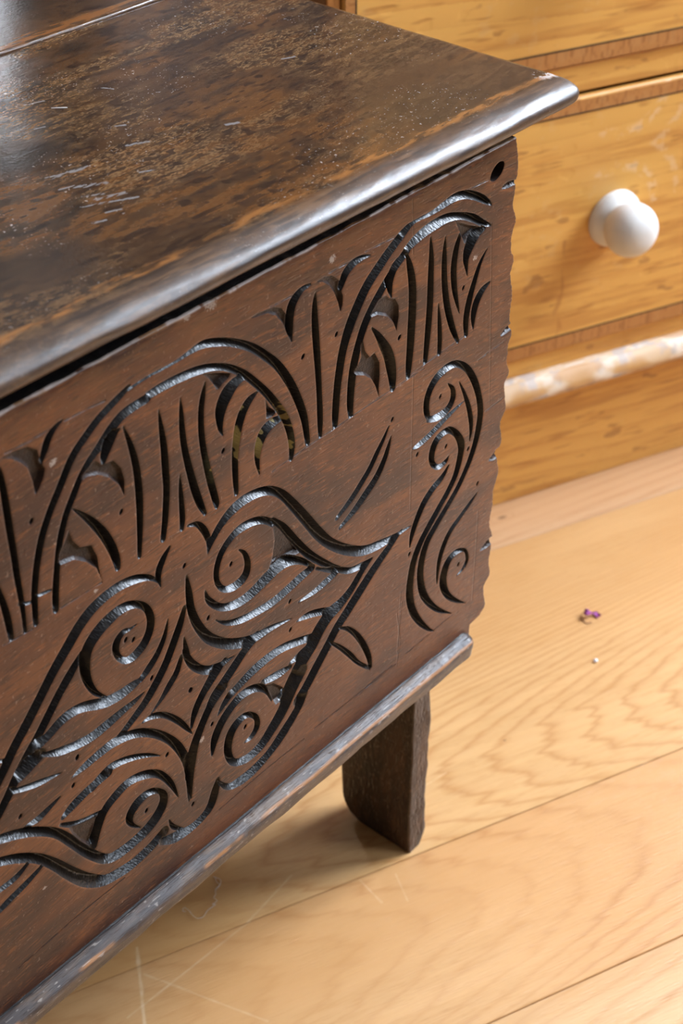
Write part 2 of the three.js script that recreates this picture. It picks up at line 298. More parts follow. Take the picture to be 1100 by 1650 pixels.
function chip(...p) { cuts.push({ kind: 'chip', line: spline(p, 5), r: 4 }); }
function peg(...p) { cuts.push({ kind: 'peg', line: spline(p, 5), r: 4 }); }
function punch(x, y) { cuts.push({ kind: 'punch', line: [[x - 0.5, y - 0.75, 0.55], [x, y, 1.0], [x + 0.5, y + 0.75, 0.75]], r: 1.2 }); }
function hollow(...p) { cuts.push({ kind: 'hollow', ring: p, r: 0 }); }
function scribe(...p) { scribes.push(p); }
cut([-294.4,412.2,1.6],[-293.7,419.9,1.8],[-292.7,428.4,2],[-289.9,440,2.1],[-285.5,452.1,2.2],[-279.9,461.8,2.2],[-273.3,470.7,2.3],[-265.7,480.8,2.3],[-257.7,486.9,2.3],[-249.3,492,2.2],[-239.6,495.8,2],[-232.8,498.5,1.4]);
cut([-233.2,497.4,0.8],[-220.7,498.2,0.7],[-207.5,497.9,0.8],[-198.4,498.7,1.3],[-190.3,499.1,2.2],[-182.3,496.8,2.3],[-173.1,492.6,2.2],[-161.3,485,2.4],[-151.7,476.1,2.6],[-143.1,466.4,2.7],[-135.6,454.1,2.8],[-129.9,441.4,2.8],[-126,429.3,2.6],[-123.9,415,2]);
cut([-283.4,412.5,1.9],[-282.2,421.8,2.1],[-279.8,433.8,1.9],[-276.7,445.3,2],[-272.2,455.6,2],[-267.1,463.1,2.1],[-262.3,469.8,1.9],[-257.9,474.1,1.9],[-250.9,478.8,2.5],[-244.8,483.1,3],[-237.8,487,2.8],[-230,488.2,2.6],[-223.3,488.4,2.6]);
cut([-223.2,489.3,2.3],[-216,489.8,2.5],[-204.8,489.4,2.6],[-193.4,487.9,2.5],[-183.1,484.9,2],[-173.8,479.8,2],[-165.6,472.9,2.2],[-158.5,465,2.3],[-151.2,455.9,2.4],[-144.8,446.3,2.5],[-139.7,437.2,2.5],[-136.2,426.9,2.5],[-135.1,418.6,2.4],[-135.9,411.9,1.7]);
cut([-237.6,481.4,0.5],[-234.4,470.2,1.7],[-232.4,457.4,2.2],[-232.2,442.3,2.4],[-233.3,427.5,2],[-235.1,412.2,1.4]);
cut([-217.5,479.6,0.4],[-216.8,470.8,1.5],[-216.1,460.7,2.2],[-216.1,448.7,2.4],[-216.3,438.6,2.3],[-218.3,424.1,2.2],[-220.6,413.2,1.9]);
cut([-204.7,479.6,0.3],[-204.7,472.6,1.4],[-204.8,462.8,2],[-204,452.4,2.1],[-202.1,441.2,2.3],[-199.4,428.3,2.6],[-196.8,419.4,2.3],[-194.2,412.5,1.4]);
cut([-208,441.3,0.3],[-208.1,434.1,1.3],[-208.1,425.7,1.8],[-208.2,417.3,2],[-209,412.3,1.6]);
cut([-189.6,480.3,0.5],[-191.5,473.9,1.8],[-193,466.8,2],[-193.5,457,2.1],[-192.9,447.6,2.1],[-191.5,437.6,2.2],[-189.2,425.8,2.4],[-186.8,414.9,2.2],[-186.6,412,1.4]);
cut([-163.8,471.1,1.1],[-170.6,471.3,3.2],[-176.2,468.5,4.7],[-180.2,463.5,4.4],[-181.7,458.2,3],[-181.7,452.1,1.6],[-180.5,447.9,0.4]);
hollow([-191.3,485],[-185,482.7],[-178.6,479.9],[-173.9,477.3],[-175.2,475.8],[-179.5,474.3],[-181.7,472.9],[-183.2,473.4],[-184.8,477],[-187.5,481.2]);
cut([-158.1,459.7,1],[-163.2,457.7,2.6],[-167.1,454,3.2],[-170.1,448.3,3.1],[-172.1,441,2.7],[-173.4,433.3,2.3],[-173.7,423.8,2.2],[-173.6,412.4,1.7]);
cut([-142.6,438.1,1.9],[-148.5,438.4,3.2],[-153.8,436.4,3.9],[-157,432.1,3.3],[-158.5,427.6,2.5],[-158.9,422.4,1.7],[-157.9,414.8,0.5]);
hollow([-152.5,454],[-150.4,448.6],[-145.4,443.2],[-147.8,441.8],[-152.2,442.4],[-152,446.5]);
cut([-304.7,499.7,1.2],[-301.5,494.1,1.5],[-300.6,486.4,1.8],[-300.4,476.6,2],[-300.3,465,2],[-300.1,452.2,1.9],[-300.1,439.2,1.8],[-299.8,429.2,1.6],[-299.8,420.2,1.3],[-300.2,411.8,1.1]);
cut([-312.7,450.4,1],[-310.6,442.2,1.4],[-308.7,432.2,1.8],[-307.7,422.6,2],[-307.4,412.9,1.6]);
hollow([-299.6,498.2],[-293.3,498.3],[-286.7,497.2],[-282.1,493.3],[-281.3,486.6],[-279.4,483.1],[-281.1,478.7],[-283.6,475.5],[-285.8,473.4],[-286.2,480.2],[-287.7,487.5],[-290.9,492],[-295.3,496]);
cut([-268.1,500.2,0.5],[-272.2,498.7,1.4],[-275.9,495.8,2.1],[-278.5,491.5,2.1],[-280.3,488,1.3],[-280.9,485.5,0.4]);
hollow([-260.1,471.1],[-254.3,473.5],[-250.1,469],[-244.5,468.5],[-240.8,462.5],[-239.6,455.8],[-240.4,448.1],[-242.6,454.6],[-247.7,461.4],[-253.3,465.9],[-258.7,467.8],[-263.3,467.4],[-261.6,469.8]);
cut([-239.8,481.6,0.6],[-243.2,479.9,2.1],[-246.4,476.9,3],[-248.8,473.5,2.7],[-250.1,469.1,0.8]);
cut([-268.7,457.3,0.3],[-263.5,450.9,1.5],[-258.3,443.4,2.4],[-253.5,434.8,2.8],[-250.1,426,2.8],[-248.2,418.4,2.5],[-247.9,413.5,1.8]);
hollow([-271.8,447.6],[-270.3,441.5],[-266.8,436],[-260.9,433.7],[-258.4,426.3],[-258.2,419.8],[-257.3,412.5],[-259.4,420.3],[-264.6,426.9],[-270.6,431.8],[-279.2,433.5],[-277.9,438.9],[-274.9,442.9]);
cut([-301.5,426.9,0.7],[-298.6,425.6,1],[-294.9,424.2,0.8]);
cut([-292.5,425.5,0.8],[-288.7,424.9,1],[-284.5,424.1,0.7]);
scribe([-297.3,499.6,0.2],[-286.4,499.2,0.2],[-275.2,499.4,0.2]);
scribe([-267.3,499.4,0.2],[-256.6,499.3,0.2],[-245.8,498.4,0.2]);
scribe([-311.8,412.1,0.2],[-304.7,411.5,0.2],[-296.6,410.8,0.2]);
scribe([-280.7,412.1,0.2],[-269.3,411.8,0.2],[-257.7,411.6,0.2]);
scribe([-233.7,411,0.3],[-223.2,411.9,0.3]);
scribe([-216.9,412,0.2],[-208,411.1,0.2]);
punch(-289.6,462.6);
punch(-243.1,440.9);
punch(-180.9,439.8);
punch(-126.8,463.9);
cut([-121.1,499.2,0.8],[-126.2,498.9,1.8],[-130.4,497,2.8],[-133.7,493.6,3.3],[-135.1,488.1,3.1],[-135.1,482.4,2.4],[-134.1,475.8,0.6]);
hollow([-161.2,498.9],[-155.7,499.4],[-150.6,498.8],[-145.5,498.1],[-140.4,495.4],[-137.4,490.8],[-137.3,486.7],[-135.4,479.3],[-133.8,474.5],[-136.8,480.1],[-139.6,487],[-144.1,493.3],[-149.7,496.9],[-156.8,497.9]);
hollow([-117.6,498.8],[-111.6,499],[-106.2,497.7],[-101.2,493.1],[-100.4,488.8],[-98.3,483.8],[-98.6,479],[-100.3,476.2],[-101.9,482],[-104.5,488.1],[-108.1,493.5],[-112.7,497]);
cut([-78.9,497,0.5],[-85.4,498.1,1.7],[-91.7,497.4,2.6],[-96.7,494.7,3],[-99.2,490.4,2.3],[-100.6,486.4,0.6]);
cut([-117.6,493.4,0.6],[-118.2,487.4,1.9],[-118,477.4,2.6],[-117.1,465.3,2.7],[-116.1,452,2.4],[-115.3,438.5,2.2],[-114.8,424.8,2.3],[-114.8,414.3,1.6]);
cut([-55.1,498.7,3],[-63.9,493.8,3.4],[-72.5,488.1,3.7],[-81.1,481.6,3.9],[-87.9,473.6,4],[-93.6,465,4],[-98.1,454.9,3.5],[-100.9,443.1,3.3],[-102.6,432.4,3],[-103.5,421.9,2.9],[-103.8,414.7,2.2]);
cut([-56.1,498,3.1],[-51.5,500.3,2.4],[-46.7,501.5,1.2],[-40.5,501.6,1.1],[-32,501.3,1.4],[-23.5,502.1,2.1],[-14.9,502.8,2.6],[-6,501.3,2.6],[2.4,497.6,2.5],[10.5,492.6,2.3],[17.1,487.6,0.9]);
cut([-51.1,488.4,3.1],[-57.5,484.6,2.9],[-64,480,2.9],[-70.4,474.6,3.1],[-76.7,468.3,3.3],[-82.1,461.6,3.3],[-86.4,453.1,3.2],[-89.6,444,3.4],[-91.5,434.2,3.3],[-92.4,422.9,2.9],[-92.1,414.9,2.1]);
cut([-52.1,488.9,2.5],[-45.5,491.5,3.2],[-37.2,493.4,3.5],[-27.3,494.1,3.4],[-18.6,493.6,2.8],[-8.1,490.6,2.2],[2,485.6,2.5],[10.1,480,2.1],[17.5,475.8,0.9]);
cut([-53.1,487.1,1.2],[-58.7,484.7,2.9],[-62.4,480.7,3.4],[-63.8,475.3,2.7],[-62.3,468,0.7]);
hollow([-71.4,471.2],[-66.6,470.5],[-62.9,467.4],[-59.2,465.8],[-56.4,460.9],[-56.1,454.7],[-57.5,447.1],[-60.2,453.1],[-65,458.4],[-72.4,462.6],[-78.6,463.4],[-75.5,467]);
cut([-76.7,457.1,0.7],[-72.1,451.1,2],[-67.6,443.8,3.2],[-63.7,436.6,3.9],[-61.3,429.1,4.1],[-59.8,421.9,3.5],[-59.2,414.6,2.4]);
hollow([-83.9,455.5],[-81.6,446.5],[-77.9,441.4],[-74.3,442.3],[-70.4,435.1],[-70,427.6],[-70.6,420.6],[-70.3,414.7],[-73.2,422.7],[-76.3,428.1],[-81.3,432.5],[-90,436.9],[-87.4,440.3],[-84.5,444.3],[-85.2,450.8]);
cut([-51.6,487.5,0.6],[-48.6,479.3,2.4],[-46.1,468.8,3.2],[-45.3,457.1,3.4],[-45.5,445.6,3.5],[-45.9,433,3.3],[-46.5,424.1,3],[-46.9,416.3,2.2]);
punch(-103.1,465.3);
punch(-126.5,464);
punch(-54.9,442.1);
punch(-59.1,395.6);
cut([-61.6,393,0.6],[-65.9,386.9,1.6],[-70.8,381.2,2.2],[-76.1,374.8,2.3],[-82.6,369.2,2.5],[-91.3,363,2.3],[-102.4,357.3,1.5]);
cut([-59.6,385.8,0.5],[-61.8,379.9,1.8],[-64.8,373.6,2.5],[-71,365.9,3],[-79.9,359.7,3.1],[-88.6,354.5,2.6],[-99.9,349.8,1.3]);
scribe([-149.4,411.7,0.3],[-121.2,413.1,0.3],[-106.1,413.2,0.3]);
scribe([-106.1,413.2,0.3],[-90.6,413.7,0.3]);
scribe([-90.6,413.7,0.3],[-76,413.9,0.3],[-61.1,414.1,0.3]);
scribe([-57.3,414.2,0.3],[-47.1,414.5,0.3],[-34.1,414.5,0.3]);
scribe([-147.6,499.1,0.2],[-138.3,498.9,0.2],[-128.8,498.7,0.2]);
scribe([-108.3,499.8,0.2],[-98.4,499.8,0.2],[-87.2,499.4,0.2]);
scribe([-82.6,500.4,0.2],[-71.1,500,0.2],[-59.3,499.5,0.2]);
cut([-32.7,488.4,0.6],[-31.5,478,2.1],[-31.2,465.9,2.7],[-31,450.6,2.9],[-31.8,434.3,2.8],[-33,418.3,2.2]);
cut([-24,448.1,0.4],[-22.4,437.5,1.7],[-21.3,426.4,2.1],[-21.3,417.8,1.9]);
cut([-20.6,483.9,0.5],[-20.7,473.7,2.1],[-19.6,459.1,2.6],[-16.6,444.4,2.7],[-11.3,429.4,2.5],[-5.4,417.7,1.4]);
cut([-8.5,480.4,1.5],[-11.2,472.9,2.6],[-12.3,463.3,2.8],[-11,452.5,2.5],[-8.3,443,1.6],[-5.5,434.6,0.4]);
cut([12,476.2,1.7],[5.2,474.8,3.7],[0.3,471,4.8],[-2,465.2,3],[-1.4,459.9,1.6],[-0.3,454.3,0.4]);
hollow([-13.2,490.1],[-2.3,483.5],[8.7,478.3],[1.3,476.1],[-4.1,473.7],[-8.6,481.9]);
cut([15.9,463.1,0.4],[10.4,456.7,1.7],[5.9,447,2.5],[2.6,437.8,3],[0.9,428.4,2.8],[1.7,418.5,1.9]);
cut([20,441.9,1],[13.5,439.3,2.8],[9.2,434.5,3.4],[7.4,427.7,2.6],[7.8,419.4,0.6]);
punch(-3.2,448.2);
punch(-55.3,442.2);
scribe([-4,503.2,0.2],[4.2,502.8,0.2],[13.3,502.3,0.2]);
scribe([13.8,397.2,0.3],[25.2,398.2,0.3],[36.9,398.1,0.3]);
scribe([-72.2,414.9,0.3],[-60.7,414.2,0.3]);
scribe([-49.1,415.6,0.3],[-25.4,417.5,0.3],[-0.8,418.3,0.3]);
scribe([23.1,481.9,0.3],[27.8,481.7,0.3]);
scribe([23.8,504,0.3],[36.3,503.5,0.3]);
scribe([-48,513.9,0.3],[-47,499.5,0.3],[-46.3,484.9,0.3]);
scribe([18.5,476.6,0.3],[22.4,431.1,0.4],[25.8,390.6,0.4],[27.9,362.7,0.4]);
cut([-12.2,394.9,0.4],[-7.8,389.3,1.9],[-7.3,382.8,2.9],[-11.6,378.4,3],[-19.5,377.7,2.8],[-28.1,380,2]);
cut([-27.8,380.4,1.8],[-30.2,387,2.6],[-29.9,394.4,3],[-26.1,400.7,3.3],[-19.6,404.5,3.2],[-11.6,405.4,2.8],[-4.1,403.3,2.3],[4.8,396,2.5],[12.2,384.8,2.8],[17.2,372.7,2.7],[19.6,361.7,3],[18.9,352.1,3.2],[16.8,343.1,3],[12.7,333.7,2.9],[7.7,326.1,2.7],[1.3,318.5,2.7],[-7.4,311.2,2.7],[-16.7,303.7,2.9],[-24.5,296.3,3.3],[-28.7,286.1,3.4],[-29.5,274.3,3.3],[-26.3,260.6,3.2],[-19.1,248,2.5],[-9.4,236.6,1.8],[2.8,226.5,0.3]);
cut([-2.3,391.5,0.4],[2.9,382,1.3],[7.7,371.2,2],[10.8,361.1,2.2],[11.7,353.2,1.6],[10.7,346.5,0.4]);
cut([3.9,376.3,0.3],[-4.4,375,1.4],[-15.8,372.3,2.1],[-27.1,369.3,2.4],[-35.1,368,2.1],[-41.1,368.1,0.6]);
cut([-8.3,346.3,0.6],[-10.9,343.9,1.9],[-16.9,343.6,1.9],[-22.2,348.2,2.1],[-23.8,354.4,2.9],[-22,360.6,3.3],[-17.3,364,3],[-9.4,364,2.4],[-1.7,357.3,2.5],[3.1,348.2,3.3],[2.7,340.3,3.2],[-0.6,329.9,3],[-6.9,321.8,2.9],[-15,314.6,2.9],[-23.9,306.5,3.1],[-31.4,298.4,3.3],[-36.1,289.8,3.3],[-38.3,279.7,3.4],[-38.9,267.8,3.6],[-35.7,253.9,3.2],[-28.4,240.3,2.5],[-19.8,229.1,1.5],[-13.8,223.5,0.3]);
cut([-7.9,339.8,0.9],[-13.3,334.8,2.5],[-21.5,331.4,3.1],[-29.2,325.8,3.2],[-34.8,318,2.9],[-38.4,310.4,2.4],[-40.4,302.3,0.6]);
cut([21.6,305.1,0.5],[14.6,301,1.8],[5.7,296.2,2.2],[-2.8,291.3,2.5],[-8.5,284.2,2.7],[-11.8,275.9,2.3],[-13,266.9,1.4],[-13.2,259.4,0.6]);
cut([14.3,254.8,0.7],[15.9,259.9,1.7],[13.2,267.9,1.3],[5.6,271.7,2.2],[-1.5,270.8,3.4],[-6,265.4,4],[-7.1,256.3,3.7],[-2.7,244.8,2.7],[6.3,234.3,1.7],[16.7,225.7,0.3]);
cut([15.4,258.8,1.7],[11.7,254.7,1.4],[5.8,253.3,0.4]);
punch(-18.6,389.9);
punch(-11.3,354.2);
punch(-36.9,362.3);
punch(9.9,341.6);
punch(21.2,311.6);
punch(7,261.1);
punch(-40.6,297.2);
scribe([-42.7,414.2,0.3],[-42.1,373.4,0.3],[-41.3,328.7,0.4]);
scribe([-47.2,274.3,0.4],[-48.1,247.2,0.4],[-48.8,230.5,0.4]);
scribe([23.6,290.8,0.4],[24.1,261.4,0.4],[23.7,223.3,0.4]);
scribe([-39.9,223.7,0.4],[-18.6,224.1,0.4],[4.2,224.7,0.4]);
scribe([14,396.4,0.4],[25.7,399.3,0.4]);
scribe([24.4,359.3,0.4],[40.3,360.3,0.4]);
cut([-193.7,389.6,0.5],[-190.4,395.3,2.3],[-184,401,2.9],[-175.7,404.8,3.5],[-165.3,405.7,3.3],[-153.5,402.8,2.8],[-143.7,395.6,2.8],[-135.2,384.2,3.3],[-125.8,370.1,3.6],[-116.7,356,3.8],[-107.3,344,3.5],[-94.4,332.3,3.5],[-81,323.7,3.5],[-67.4,319.7,3.3],[-55.2,317.8,2.1],[-40.1,316.6,0.5]);
cut([-205.3,411.8,0.8],[-199.4,409.3,1.7],[-195,402.7,2.2],[-193,395.7,1.7],[-194,389.2,0.4]);
cut([-173.5,379.4,0.5],[-169.8,374.7,1.5],[-168.1,367.5,2.4],[-170.4,361.4,3.4],[-177,359.6,3],[-184.5,362,1.9],[-188.7,368.6,1.8],[-188.9,376.4,2.2],[-185.4,384,2.5],[-178.5,389.2,2.6],[-171.3,391,2.9],[-162.5,389.8,2.6],[-154.8,385.9,2.2],[-147.1,378.6,2.2]);
cut([-149.9,383.3,1.8],[-142.1,373.9,2.6],[-133.5,360.3,2.9],[-124.5,347.7,2.8],[-115.3,337.3,2.5],[-102.5,324.7,2.1],[-92.6,317.3,2.2],[-82.5,314.5,2.2],[-73.2,314.1,0.7]);
hollow([-150,381.5],[-143.6,376],[-136.4,364.9],[-129.4,351.9],[-136.7,353],[-147.8,355.6],[-153.3,355.4],[-150.6,361.3],[-148.7,370.3]);
cut([-197.1,369.2,0.4],[-195,361.7,2],[-187.5,352.8,2.3],[-177.9,348.5,3],[-167.9,347.8,3.7],[-157.9,350.1,4.3],[-148.7,352.3,4.4],[-139.7,351.7,3.4],[-130.7,346.8,2.3],[-122.3,338.9,1.4]);
cut([-191.3,347.2,0.4],[-184,340.7,1.6],[-174.2,336.3,2.5],[-162.6,334.1,2.8],[-150.8,333.1,3.1],[-140.1,334.3,3.3],[-130.1,336,3.3],[-121.6,336.7,2.5]);
cut([-118.4,334.4,1.1],[-108.9,327.4,1.5],[-102.5,322.8,2.2],[-110.6,321.2,2.7],[-120.1,320.2,2],[-132.4,320.9,0.5]);
cut([-134,308.9,0.5],[-126.6,307.9,2.2],[-118.7,305.1,2.6],[-109,300.4,2.3]);
cut([-48.2,318.2,1.1],[-58.5,313.1,3],[-70.4,306.3,3.9],[-82.2,298.1,4.4],[-93.2,290.1,4.4],[-102.3,283.7,4.2],[-109,276.9,4.2],[-118.7,267.4,4.4],[-127.3,258.8,4.4],[-134,253.9,4.2]);
cut([-73.4,313.9,0.8],[-81.6,310.3,2.8],[-90.4,303.2,3.5],[-99.1,298.9,4.5],[-108.2,297,5.7],[-116.4,291.7,6],[-122.4,285.1,6],[-130.3,279,6],[-137.7,271.2,5.9],[-143.7,263.9,5.5]);
cut([-100.3,282.6,0.7],[-92.2,276.4,1.7],[-84.3,265.9,2.2],[-78,253.8,2.4],[-74.2,243.7,2.2],[-72.8,235.5,1.6]);
cut([-108.7,278.1,0.7],[-100.6,269.5,1.6],[-91.1,257.2,2],[-84,246.6,1.6],[-74.9,236.4,1.4]);
punch(-73.1,234.9);
punch(-179.4,374.1);
punch(-138.8,325.5);
punch(-138.9,306.6);
punch(-196.2,351.6);
cut([-208.1,384.6,0.7],[-207.4,373.9,2.4],[-206.4,362.2,2.7],[-202.2,349.5,3],[-195.4,337.9,3.3],[-184.7,327.8,3.4],[-172.8,320.9,3.5],[-163.3,318.3,3.2],[-152.8,317,2.2],[-137.8,313.5,0.4]);
cut([-164,318.8,3.4],[-172.3,315.2,3.4],[-181.4,309.2,3.8],[-188.9,304.3,3.8],[-194.9,300.4,3.8],[-198.8,295.6,3.3]);
cut([-212.7,342.4,1.7],[-209,331.6,2.6],[-201.4,322,2.7],[-192.5,317.6,2.8],[-180.3,316.8,0.5]);
cut([-186.7,318.3,1.9],[-192.7,314.3,2.8],[-198.6,310.4,3.1],[-203.4,306.4,2.9],[-207.8,300.7,2.5]);
cut([-122,290.5,2.8],[-134,295,3],[-145.7,298.4,3.2],[-156.4,299,3.4],[-167.1,298,3.6],[-175.9,295.8,3.3],[-183.4,293.5,3]);
cut([-124,285.5,2.3],[-130.2,284.7,3.3],[-140.1,284,0.9]);
cut([-139.5,281.5,1.6],[-149.2,282.8,3],[-160.3,285.3,2.1]);
scribe([-82.7,221.1,0.4],[-70.1,223.2,0.4],[-53.6,223.4,0.4]);
scribe([-46,266.6,0.4],[-47.2,249.3,0.4],[-48.8,219.3,0.4]);
cut([-331.8,336.6,3.2],[-321.6,347.5,3.2],[-315.2,355,3.3],[-306.4,363.6,3.4],[-297.6,372.7,3.3],[-288.8,381.9,3.4],[-280.2,389.4,3.7],[-272.8,395.9,3.7],[-265.6,400.3,3.6],[-257.5,402.7,3.3],[-248.4,403.4,3.1],[-239.3,401.7,2.7],[-230.4,397.3,1.6],[-224.1,390.2,0.5]);
cut([-217.2,406.9,0.9],[-221.9,402.1,2.3],[-225,396.3,2.2],[-224.3,388.4,0.4]);
cut([-332.4,320.2,2.7],[-322.1,331.1,3],[-315.5,338.9,3.3],[-307.9,346.6,3.3],[-301.5,352.8,3],[-295.1,359.6,3],[-287.4,367.7,3],[-279.9,374.6,3],[-272.9,381.2,1.7]);
cut([-261,346.5,0.4],[-267.7,354.2,1.7],[-271.3,363.8,2.6],[-271.9,373.8,3.6],[-269.5,381.1,4],[-263.9,386.1,4.2],[-256.8,389.1,4.1],[-248.6,390.5,3.4],[-240.7,388.4,2.3],[-234.4,382.7,2.1],[-231.9,375.2,2.6],[-233.1,368.2,3],[-237.3,362.7,3.3],[-243.5,359.9,3.1],[-249.4,360.9,1.9],[-253.2,366.8,1.9],[-253.2,373.4,2.6],[-249.1,377.1,2],[-244.3,376.4,1],[-240.4,376.7,0.4]);
cut([-238.5,343.5,0.8],[-246.4,343.3,3],[-254.8,343.3,3.5],[-264,345.4,3.4],[-273.9,350.5,3.2],[-281,352.5,3.2],[-288.4,352.1,3.3],[-296,349.2,3.1],[-303.4,347.2,3]);
cut([-302.6,341.7,0.8],[-292.7,336.2,2.5],[-284.1,333.1,2.8],[-273.9,330.9,3.1],[-263.3,331.4,3.3],[-253.6,332.6,2.6],[-246.2,333.3,1.8],[-239.7,334.7,0.5]);
cut([-221.5,367.5,0.4],[-224.4,359,1.7],[-229.5,351.8,2.3],[-235.1,347.1,2.7],[-240.6,343.7,2.2]);
cut([-210.8,367.6,1.5],[-214.4,359.5,2.7],[-219.7,350.5,3],[-225.4,341.9,3.1],[-232.3,334.6,3.2],[-239.3,328.4,3],[-246.9,324,2.7],[-253.6,320.6,2.2],[-259.9,318.9,0.9]);
cut([-212.4,350.1,0.6],[-211.6,339.7,2.3],[-211,334.4,1.8]);
cut([-214.9,340.1,1.5],[-218.8,332.5,2.4],[-224.3,327.5,2.5],[-229.8,322.8,1.6],[-236.5,318.9,0.5]);
cut([-242.6,317.2,0.6],[-236.1,316.6,1.9],[-228.3,311.6,1.9],[-220.6,302.5,2],[-214.8,293,1.5],[-211.6,287,0.4]);
cut([-287.3,315.3,0.3],[-279.2,316.6,2.4],[-269.6,317.6,3],[-260,317.7,3.2],[-248.1,314.1,2.9],[-237.6,306.7,2.7],[-228.3,296.4,2.7],[-221.4,284.9,3],[-217,272.3,2.8],[-215.9,260.5,2.5],[-216.6,250.2,1.4],[-217.1,243.6,0.5]);
cut([-275.8,300.7,3.2],[-266.3,304.1,2.9],[-259.1,303.5,2.5],[-249.6,299.7,2],[-240.1,293.9,1.3],[-233.1,288.1,0.3]);
cut([-196.7,313.3,1.4],[-203.5,306.7,2.6],[-208.5,300.1,2.4],[-211.8,291.5,1.2]);
cut([-188.5,301.9,3.2],[-197.8,296.2,3.4],[-203.9,288.9,3.3],[-209.7,280,3.7],[-213.3,272,3.7],[-215.9,260.5,3]);
punch(-209.2,391.1);
punch(-247.6,372.1);
punch(-243.2,369.2);
punch(-234.5,339.8);
punch(-211.1,315.7);
punch(-282.5,324.7);
punch(-229.2,285.6);
punch(-196.2,351.7);
scribe([-305.8,413,0.2],[-293.1,411.9,0.2]);
cut([-328.5,357.2,0.8],[-322.8,353.7,1.2],[-319.5,352.1,0.8]);
cut([-320.8,333,1.4],[-312.9,329.4,1.9],[-304,326,2],[-292.5,322.9,0.5]);
cut([-316.4,336.6,2.4],[-312.4,337.7,3.2],[-307.4,340.4,4.4],[-301.8,341.6,3.5]);
cut([-294.8,309.4,0.6],[-301.9,307.3,1.9],[-308.4,306,2.2],[-315.9,306.7,1]);
cut([-339.5,314.7,2.2],[-329.6,310.6,3],[-319.5,305.6,3.2],[-309.5,298.7,2.9],[-299.5,289.1,2.9],[-291.2,275.8,3.1],[-282.8,261.1,3.1],[-273.7,249.3,3.1],[-265.1,245.8,4],[-254.3,245.7,4.1],[-244.5,247.6,4.4],[-236.6,252.7,4.3],[-233.6,259.2,3.1],[-235.8,265.7,1.7],[-242.7,270.2,2.6],[-250.4,269.4,3.7],[-255.9,264.8,3.2],[-255.5,258.4,1.6],[-250.3,251.9,0.5]);
cut([-341.5,302.8,2.2],[-331.6,297.7,2.8],[-321.7,291.4,3],[-311.8,282.6,3],[-303.5,271.6,3.3],[-295.2,257.9,3.9],[-286.5,245.3,4.3],[-277,236.3,3.8],[-268.3,233.2,4],[-257.5,231.6,4],[-245.8,232.9,3.8],[-235.5,236.1,3.9]);
cut([-237,230.6,2.6],[-227.8,226,4.2],[-217.8,223.6,3.3],[-208.8,224.5,3.3],[-202.3,228.3,3.8],[-198.2,237,3.4],[-196.2,243,1.4]);
cut([-231.4,241.8,0.4],[-229,234.6,1.6],[-221.9,226.3,1]);
cut([-196.5,242,0.8],[-189.6,232.1,2.2],[-179.4,228.8,3.9],[-169,228.9,4.1],[-157.8,232,3.8],[-147.3,237.8,4.5],[-134.1,248.1,3.9],[-130,255.1,4.5]);
cut([-175.8,253.7,0.5],[-170.4,253.9,2.2],[-166.1,257.8,2.7],[-166.4,264.8,1.9],[-172.3,271,2.1],[-179.4,271.4,3.4],[-185.6,266.5,3.8],[-187.8,256.5,3.1],[-184.3,246,2.4],[-174.3,241.1,3.4],[-163.8,242.2,4.2],[-155.2,247.7,5],[-146.4,255.1,5.5],[-139.1,264.5,5.7],[-131.5,272.7,5.8]);
cut([-199,262.8,1.1],[-196.2,272.5,3.4],[-190.8,279.9,3.7],[-182.7,285.2,3.6],[-174.6,287.3,3.4],[-165,284.6,2.8],[-157.7,277.5,2],[-154.5,268.3,0.6]);
hollow([-159.6,282.3],[-152.5,279.1],[-146,271.9],[-142.3,264.9],[-146.7,262.7],[-151.3,262.9],[-154,269.4]);
cut([-184.2,293.7,3.1],[-189.3,290,2.3],[-193.6,286,0.5]);
cut([-195.3,315.1,2.9],[-203.2,307.2,2.9],[-208.4,300.1,2.8],[-211.6,292.4,1.1]);
cut([-210.2,279.3,3.5],[-213.9,268.9,4.2],[-215.2,258.4,2.9],[-215.6,244.7,0.8]);
cut([-294.8,295.7,1.6],[-288.3,298.4,3.1],[-278,300.9,3],[-266,302.1,3]);
cut([-279.9,263.7,2.9],[-276.3,272,3],[-271,280.3,3.2],[-262.7,284.9,3.5],[-253.4,286.7,3.1],[-243.3,283.2,2.9],[-234.8,276.5,2.4],[-228,264.7,2],[-224.1,252.3,0.4]);
hollow([-292.3,286.9],[-281.9,282.6],[-272.3,279.8],[-277.6,273],[-280.5,263.2],[-286.7,271.4],[-290.7,280.3]);
cut([-296.6,292.3,1.2],[-286.7,285.1,2.3],[-273.6,280.9,2.2]);
punch(-282.5,325.1);
punch(-286.8,310.2);
punch(-210.4,315.1);
punch(-229,285.6);
punch(-197.9,283.2);
punch(-245.5,259.7);
punch(-174.7,264.1);
punch(-214.7,239.3);
punch(-317.4,314.9);
cut([-317.7,284.1,1.3],[-324.8,281.3,2.1],[-334.2,281.2,2],[-343.4,281.7,1.6]);
cut([-309.9,276.2,1.3],[-319.6,273,2.2],[-329.5,270.8,2.4],[-336.1,269,2.2],[-344.2,267.6,1.7]);
scribe([-196.7,220.3,0.4],[-165.4,222.1,0.4],[-129.9,221.9,0.4]);
scribe([-121.4,223.3,0.4],[-86.7,222.6,0.4],[-50.2,221.9,0.4]);
scribe([-50.1,260.3,0.3],[-46.2,237.4,0.4],[-47.9,225.5,0.4]);
scribe([-332,223.7,0.3],[-296.6,226.6,0.3],[-263.8,226.6,0.4]);
chip([26.8,493.4,1.1],[31.2,493.2,1.8],[36.8,492.5,1.5],[40.9,491.7,1]);
chip([35.4,403.8,1.3],[39.5,404.6,2.2],[43.7,404.7,2.1],[47.2,404,1.2]);
